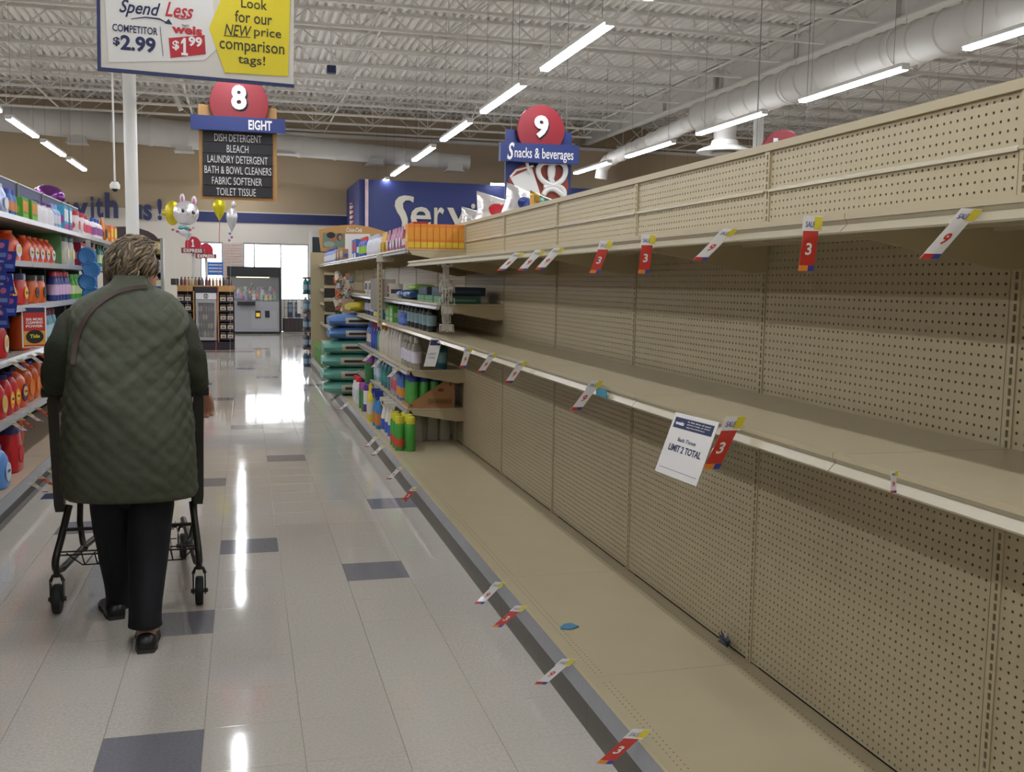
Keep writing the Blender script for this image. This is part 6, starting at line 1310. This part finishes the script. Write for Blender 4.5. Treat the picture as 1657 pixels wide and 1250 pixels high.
# shoes (local: heel at 0, toe towards +y)
SH = mat('shoe_black', '151518', .35, noise_amt=.2); SOLE = mat('shoe_sole', '2f2d2b', .6)
def shoe(x, y, ang, pitch=0):
    c, s = math.cos(ang), math.sin(ang)
    def tr(p): return (x+p[0]*c+p[1]*s, y-p[0]*s+p[1]*c, p[2]+max(0, pitch*(.14-p[1])))
    up = [(0.005, .030, .052, .045), (.03, .040, .075, .0), (.07, .041, .078, 0), (.11, .040, .072, 0), (.15, .044, .062, 0), (.19, .047, .05, 0), (.225, .04, .038, 0), (.25, .018, .026, 0)]
    rg = []
    for yy, w_, h_, _ in up: rg.append([tr((w_*math.cos(t), yy, .018+max(0, h_-.018)*max(0, math.sin(t))**.7)) for t in [math.pi*k/12 for k in range(13)]]+[tr((w_*q, yy, .016)) for q in (-.5, .5)])
    mb = MB(); mb.loft(rg); o = mb.build('shoe', SH, woman, ang=180)
    mb = MB(); out = [(-.03, .005), (.03, .005), (.041, .05), (.04, .12), (.048, .18), (.042, .23), (.015, .257), (-.015, .257), (-.042, .23), (-.048, .18), (-.04, .12), (-.041, .05)]
    mb.loft([[tr((a, b, .0)) for a, b in out], [tr((a*1.03, b, .016)) for a, b in out]]); mb.build('sole', SOLE, o, smooth=False)
shoe(-.383, 3.985, -.04, .0); shoe(-.535, 4.42, -.28, .0)
# body: one continuous surface (torso, legs, arms, hands with fingers, neck, head)
SKIN = mat('skin', 'b98a72', .5, noise_amt=.06, noise_scale=40, bump=.08, bump_scale=200)
HC = at(221, 438, 4.56); th_ = math.radians(50); pt_ = math.radians(-6)
hf = V((math.sin(th_)*math.cos(pt_), math.cos(th_)*math.cos(pt_), math.sin(pt_))); hr = V((math.cos(th_), -math.sin(th_), 0)); hu = hr.cross(hf)
def H(x, y, z): return HC+hr*x+hf*y+hu*z
body = MB(); hd = [(-.112, .022, .075, .035), (-.095, .040, .084, .0), (-.07, .055, .086, -.035), (-.04, .064, .086, -.065), (-.01, .069, .085, -.085), (.02, .073, .084, -.095), (.05, .073, .083, -.097), (.08, .064, .07, -.085), (.102, .045, .045, -.06), (.114, .015, .012, -.025)]
hd = catmull([list(q) for q in hd], 28); rg = []
for z, w_, yf, yb in hd: rg.append([H(w_*math.cos(t), (yf+yb)/2+(yf-yb)/2*math.sin(t), z) for t in [2*math.pi*k/28 for k in range(28)]])
body.loft(rg)
body.loft([[H(.006*s, .078, .022) for s in (-1, 1, 1, -1)], [H(.009*math.copysign(1, s), .084+d, .0) for s, d in ((-1, 0), (1, 0), (1, .008), (-1, .008))], [H(.015*s, .080+d, -.028) for s, d in ((-1, 0), (1, 0), (.7, .028), (-.7, .028))], [H(.014*s, .078, -.036) for s in (-1, 1, .7, -.7)]])      # nose
body.tube([H(-.022, .080, -.058), H(0, .09, -.056), H(.022, .080, -.058)], [.004, .006, .004], 8); body.tube([H(-.018, .080, -.068), H(0, .088, -.068), H(.018, .080, -.068)], [.004, .0065, .004], 8)   # lips
for s in (-1, 1):
    body.tube([H(s*.071, .0, -.032), H(s*.080, -.012, -.02), H(s*.087, -.022, .006), H(s*.085, -.012, .026), H(s*.074, .004, .02)], [.008, .008, .007, .007, .006], 8); body.tube([H(s*.07, .0, -.03), H(s*.076, -.008, .0), H(s*.078, -.006, .02)], .009, 8)
body.tube([H(-.046, .078, .032), H(-.03, .084, .037), H(-.014, .082, .034)], .006, 6); body.tube([H(.046, .078, .032), H(.03, .084, .037), H(.014, .082, .034)], .006, 6)
nb0 = V((fine[-1][0], 4.47, 1.36)); body.tube([nb0, V((HC.x-.01, 4.53, 1.42)), H(0, -.02, -.06)], [.062, .056, .055], 18)
body.sell([(-.445, 4.27, .60, .12, .10), (-.445, 4.28, .8, .16, .11), (-.445, 4.32, 1.0, .14, .10), (-.445, 4.38, 1.2, .16, .10), (-.445, 4.43, 1.33, .14, .08), (-.44, 4.47, 1.40, .07, .06)], 2.2, 24)
body.tube([(-.51, 4.28, .68), (-.50, 4.38, .40), (-.52, 4.50, .10), (-.53, 4.52, .045)], [.075, .045, .033, .035], 16); body.tube([(-.385, 4.27, .68), (-.385, 4.22, .40), (-.385, 4.085, .13), (-.385, 4.045, .05)], [.075, .045, .034, .035], 16)
body.tube([(-.53, 4.52, .04), (-.555, 4.62, .035)], [.03, .022], 10); body.tube([(-.385, 4.03, .045), (-.37, 4.17, .035)], [.032, .024], 10)
def hand(W, fwd, side):
    """W wrist, fwd direction of the palm, side: +1 thumb towards +x; fingers curl over a bar"""
    fwd = fwd.normalized(); rt_ = V((side, 0, 0)); rt_ = (rt_-fwd*rt_.dot(fwd)).normalized(); dn = -V((0, 0, 1)); dn = (dn-fwd*dn.dot(fwd)).normalized()
    body.loft([[W+rt_*(a*.026)+dn*(b*.017) for a, b in ((-1, -1), (1, -1), (1, 1), (-1, 1))], [W+fwd*.04+rt_*(a*.038)+dn*(b*.014) for a, b in ((-1, -1), (1, -1), (1, 1), (-1, 1))], [W+fwd*.085+rt_*(a*.040)+dn*(b*.012) for a, b in ((-1, -1), (1, -1), (1, 1), (-1, 1))]])
    for k, (o, L) in enumerate(((-.032, .058), (-.011, .07), (.011, .074), (.031, .066))):
        b0 = W+fwd*.078+rt_*o; b1 = b0+(fwd*.8+dn*.5).normalized()*L*.45; b2 = b1+(fwd*-.1+dn).normalized()*L*.35; b3 = b2+(fwd*-.8+dn*.5).normalized()*L*.3
        body.tube([b0, b1, b2, b3], [.0098, .0092, .0085, .0075], 8)
    t0 = W+fwd*.03+rt_*.03; body.tube([t0, t0+rt_*.02+fwd*.02+dn*.008, t0+rt_*.022+fwd*.045+dn*.02, t0+rt_*.005+fwd*.055+dn*.032], [.013, .012, .010, .008], 8)
WL = at(92, 634, 4.70); WR = at(330, 637, 4.66)
body.tube([ls[0], ls[3], ls[5], WL], [.045, .04, .03, .024], 12); body.tube([rs_[0], rs_[3], rs_[5], WR], [.045, .04, .03, .024], 12)
hand(WL, V((.05, .7, -.45)), 1); hand(WR, V((.03, .45, -.75)), -1)
bo = body.build('body', SKIN, woman)
md = bo.modifiers.new('r', 'REMESH'); md.mode = 'VOXEL'; md.voxel_size = .0055; md.use_smooth_shade = True
dg = bpy.context.evaluated_depsgraph_get(); me = bpy.data.meshes.new_from_object(bo.evaluated_get(dg)); bo.modifiers.clear(); bo.data = me; me.name = 'body'
if not me.materials: me.materials.append(SKIN)
# eyes
for s in (-1, 1):
    q = H(s*.03, .076, .012)-woman.location; MB().ball(tuple(q), .0115, .0115, .0115, 12, 8).build('eye', pl('e0dcd4'), woman, local=True)
    q = H(s*.03, .0865, .012)-woman.location; MB().ball(tuple(q), .005, .005, .005, 10, 6).build('iris', pl('3f4a4a'), woman, local=True)
q = H(.083, -.008, -.04); MB().ball(tuple(q), .0065, .0065, .0065, 10, 8).build('earring', mat('gold', 'd8b060', .25, 1), woman)
# hair: cap plus many curved locks
HM = [mat('hair_%d' % k, c_, .55, spec=.4, noise_amt=.35, noise_scale=70) for k, c_ in enumerate(('4a3f33', '6a5b48', '83735a', '9c8c70'))]
hb = MB(); rg = []
for i in range(15):
    ph = math.pi*(.02+.68*i/14); ring = []
    for k in range(28):
        t = 2*math.pi*k/28; d = V((math.sin(ph)*math.cos(t), math.sin(ph)*math.sin(t), math.cos(ph)))
        k_ = 1.0
        if (d.y > .25 and d.z < .62) or (d.x > .4 and d.z < .15 and d.y > -.45): k_ = .80
        ring.append(H(d.x*.094*k_, -.008+d.y*.110*k_, .018+d.z*.112))
    rg.append(ring)
hb.loft(rg[::-1]); random.seed(21)
n_l = 0
while n_l < 1300:
    d = V((random.gauss(0, 1), random.gauss(0, 1), random.gauss(0, 1))).normalized()
    if d.z < -.62 or (d.y > .25 and d.z < .72) or (d.y > -.12 and d.z < .12) or (d.x > .45 and d.y > -.42 and d.z < .12) or (abs(d.x) > .6 and d.y > -.3 and d.z < -.02): continue
    hb.cur = random.choice((0, 0, 1, 1, 1, 2, 2, 3)) if d.z > -.2 else random.choice((0, 0, 1, 2))
    p = V((d.x*.091, -.008+d.y*.106, .018+d.z*.108)); dn_ = V((d.x*.5, -.30+d.y*.2, -.75 if d.z < .65 else -.15)); dn_ = (dn_-d*dn_.dot(d)).normalized(); side = d.cross(dn_); lf = random.uniform(.010, .026); dn_ = (dn_+side*.55*noise.noise(d*2.2)*2).normalized(); side = d.cross(dn_)
    L_ = random.uniform(.045, .085); w_ = random.uniform(-1, 1); pts = []
    for s in range(6):
        u = s/5; lift = lf*(.3+.7*math.sin(math.pi*min(u*.85+.1, 1)))
        q = p+dn_*(L_*u)+side*(.013*math.sin(u*3.6+w_*2)*w_); q2 = V((q.x/.091, (q.y+.008)/.106, (q.z-.018)/.108)).normalized(); base = V((q2.x*.091, -.008+q2.y*.106, .018+q2.z*.108)); pts.append(H(*(base+q2*lift)))
    hb.tube(pts, [.0028, .0042, .0046, .0042, .003, .001], 5); n_l += 1
hb.build('hair', HM, woman, ang=180)
# shoulder strap lying on the coat back
def on_coat(px, py):
    best = None
    for r in fine:
        z = r[2]
        Yg = r[1]-r[4]*.8
        for _ in range(3):
            p = at(px, py, Yg); t = max(-1, min(1, (p.x-r[0])/r[3])); Yg = r[1]-r[4]*(max(0, 1-abs(t)**E_))**(1/E_)
        p = at(px, py, Yg); e = abs(p.z-z)
        if best is None or e < best[0]: best = (e, p)
    return best[1]
pts = [on_coat(a, b)+V((0, -.012, .004)) for a, b in ((238, 466), (215, 468), (192, 474), (170, 486), (150, 503), (136, 522), (127, 545), (122, 570), (119, 592))]
P_ = catmull([list(p) for p in pts], 40); mb = MB(); rg = []
for i, p in enumerate(P_):
    p = V(p); d = (V(P_[min(i+1, 39)])-V(P_[max(i-1, 0)])).normalized(); nn_ = V((0, -1, .35)).normalized(); s_ = d.cross(nn_).normalized(); nn_ = s_.cross(d)
    rg.append([p+s_*.0085+nn_*.0, p+s_*.0085+nn_*.004, p-s_*.0085+nn_*.004, p-s_*.0085])
mb.loft(rg); mb.build('bag_strap', mat('strap_brown', '3f2a24', .5, noise_amt=.15), woman)

# ------------------------------------------------------------------ shopping cart
CM = mat('cart_metal', '35342f', .4, .5, noise_amt=.15); CW = mat('cart_wire', '3a302c', .4, .6); GRIP = mat('grip_black', '1a1a1c', .5)
t = cart = thing('shopping_cart', (-.49, 4.9, 0), 'dark grey metal shopping cart pushed by the woman', 'shopping cart')
def ck(nm, mt, f, par=None, smooth=True): mb = MB(); f(mb); return mb.build(nm, mt, par or cart, smooth=smooth)
lT, lB, rT, rB = at(86, 640, 4.62), at(97, 828, 4.62), at(321, 636, 4.62), at(322, 815, 4.62)
for a, b in ((lT, lB), (rT, rB)):
    def f(mb, a=a, b=b): mb.loft([[(b.x-.016, 4.605, b.z), (b.x+.016, 4.605, b.z), (b.x+.016, 4.64, b.z), (b.x-.016, 4.64, b.z)], [(b.x-.020, 4.60, b.z+.03), (b.x+.020, 4.60, b.z+.03), (b.x+.020, 4.65, b.z+.03), (b.x-.020, 4.65, b.z+.03)], [(a.x-.022, 4.60, a.z-.02), (a.x+.022, 4.60, a.z-.02), (a.x+.022, 4.65, a.z-.02), (a.x-.022, 4.65, a.z-.02)], [(a.x-.016, 4.605, a.z), (a.x+.016, 4.605, a.z), (a.x+.016, 4.64, a.z), (a.x-.016, 4.64, a.z)]])
    ck('corner_post', CM, f)
hz = lT.z+.012
ck('handle_bar', GRIP, lambda mb: mb.tube([(lT.x-.03, 4.62, hz), (rT.x+.03, 4.62, hz)], .017, 14))
for x in (lT.x-.03, rT.x+.03): ck('handle_end', CM, lambda mb, x=x: mb.lathe([(.022, -.015), (.022, .015)], (x, 4.62, hz), 12, ax='x'))
def wires(mb, A_, B_, C_, D_, nu, nv, r=.0028):      # quad A-B (bottom) C-D (top)
    for i in range(nu+1): u = i/nu; mb.tube([A_.lerp(B_, u), C_.lerp(D_, u)], r, 5)
    for j in range(nv+1): v = j/nv; mb.tube([A_.lerp(C_, v), B_.lerp(D_, v)], r, 5)
x0, x1 = lB.x+.045, rB.x-.045; fx0, fx1 = x0+.07, x1-.07; by, fy = 4.66, 5.48; zb0, zt0, zbf, ztf = .475, .93, .54, .92
q = dict(bl=V((x0, by, zb0)), br=V((x1, by, zb0)), tl=V((x0-.02, by, zt0)), tr=V((x1+.02, by, zt0)), fbl=V((fx0, fy, zbf)), fbr=V((fx1, fy, zbf)), ftl=V((fx0-.015, fy+.06, ztf)), ftr=V((fx1+.015, fy+.06, ztf)))
for nm, (A_, B_, C_, D_), nu, nv in (('rear_grid', ('bl', 'br', 'tl', 'tr'), 14, 9), ('side_grid', ('bl', 'fbl', 'tl', 'ftl'), 24, 9), ('side_grid', ('br', 'fbr', 'tr', 'ftr'), 24, 9), ('front_grid', ('fbl', 'fbr', 'ftl', 'ftr'), 12, 9), ('base_grid', ('bl', 'br', 'fbl', 'fbr'), 14, 22)):
    o = ck(nm, CW, lambda mb: wires(mb, q[A_], q[B_], q[C_], q[D_], nu, nv)); o['kind'] = 'stuff'
ck('rim_bar', CM, lambda mb: mb.tube([q['tl'], q['ftl'], q['ftr'], q['tr']], .009, 8)); ck('base_bar', CM, lambda mb: mb.tube([q['bl'], q['fbl'], q['fbr'], q['br'], q['bl']], .010, 8))
ck('child_seat', mat('seat_panel', '5a3a34', .5), lambda mb: mb.box(x0+.03, x1-.03, by+.02, by+.03, .62, .86), smooth=False)
# chassis: rear legs down to the casters, runners forward
lw = at(91, 936, 4.56); rw = at(322, 926, 4.56)
for sgn, wv, top in ((-1, lw, at(112, 818, 4.66)), (1, rw, at(311, 812, 4.66))):
    fx = -.49+sgn*.17; zc_ = .185
    def f(mb, wv=wv, top=top, fx=fx, sgn=sgn):
        p = catmull([list(top), list(top.lerp(V((wv.x, 4.57, .24)), .6)), [wv.x, 4.56, .24], [wv.x, 4.575, .19], [wv.x-sgn*.015, 4.64, .18]], 24); mb.tube(p, .0155, 10)
    ck('rear_leg', CM, f)
    ck('runner', CM, lambda mb, wv=wv, fx=fx, sgn=sgn: mb.tube([(wv.x-sgn*.015, 4.63, .18), (wv.x-sgn*.05, 4.9, .19), (fx, 5.40, .20)], .0145, 10))
    sx = wv.x-sgn*.03; ck('side_strut', CM, lambda mb, sx=sx, sgn=sgn: mb.tube([(sx-sgn*.01, 5.02, .50), (sx-sgn*.005, 4.99, .3), (sx-sgn*.02, 4.96, .21), (sx-sgn*.035, 4.92, .19)], .014, 10))
    # rear caster
    for cx_, cyy, rr in ((wv.x, 4.575, .064), (fx, 5.38, .064)):
        c_ = ck('caster_fork', CM, lambda mb, cx_=cx_, cyy=cyy: [mb.box(cx_-.028, cx_-.023, cyy-.018, cyy+.018, .05, .145), mb.box(cx_+.023, cx_+.028, cyy-.018, cyy+.018, .05, .145), mb.tube([(cx_-.026, cyy, .14), (cx_-.016, cyy, .165), (cx_+.016, cyy, .165), (cx_+.026, cyy, .14)], .008, 6), mb.lathe([(.014, .16), (.014, .19)], (cx_, cyy, 0), 10), mb.lathe([(.01, -.036), (.01, .036)], (cx_, cyy, .062), 8, ax='x')])
        MB().lathe([(.045, -.016), (.060, -.016), (.0635, -.009), (.0635, .009), (.060, .016), (.045, .016)], (cx_, cyy, .0635), 28, ax='x').build('caster_wheel', mat('wheel_black', '1c1b1d', .6), c_)
        MB().lathe([(.046, -.013), (.046, .013)], (cx_, cyy, .0635), 20, ax='x').build('wheel_hub', mat('hub_grey', '55544f', .5), c_)
ck('cross_bar', CM, lambda mb: mb.tube([(lw.x+.03, 4.60, .36), (rw.x-.03, 4.60, .36)], .008, 8))
ck('cross_bar', CM, lambda mb: mb.tube([(-.64, 5.2, .21), (-.34, 5.2, .21)], .008, 8))
def rack(mb):
    for z in (.262, .247): mb.tube([(lw.x+.01, 4.6, z), (rw.x-.01, 4.6, z)], .0035, 6)
    mb.tube([(-.76, 4.62, .25), (-.70, 4.64, .19), (-.28, 4.64, .19), (-.23, 4.62, .25)], .0035, 6)
    for k in range(9): x = -.70+.0525*k; mb.tube([(x, 4.62, .25), (x+.01, 4.64, .19), (-.49+(x+.49)*.65, 5.3, .21)], .003, 5)
    for y in (4.8, 5.0, 5.2): mb.tube([(-.70+(y-4.6)*.12, y, .197), (-.28-(y-4.6)*.12, y, .197)], .003, 5)
o = ck('lower_rack', CW, rack); o['kind'] = 'stuff'
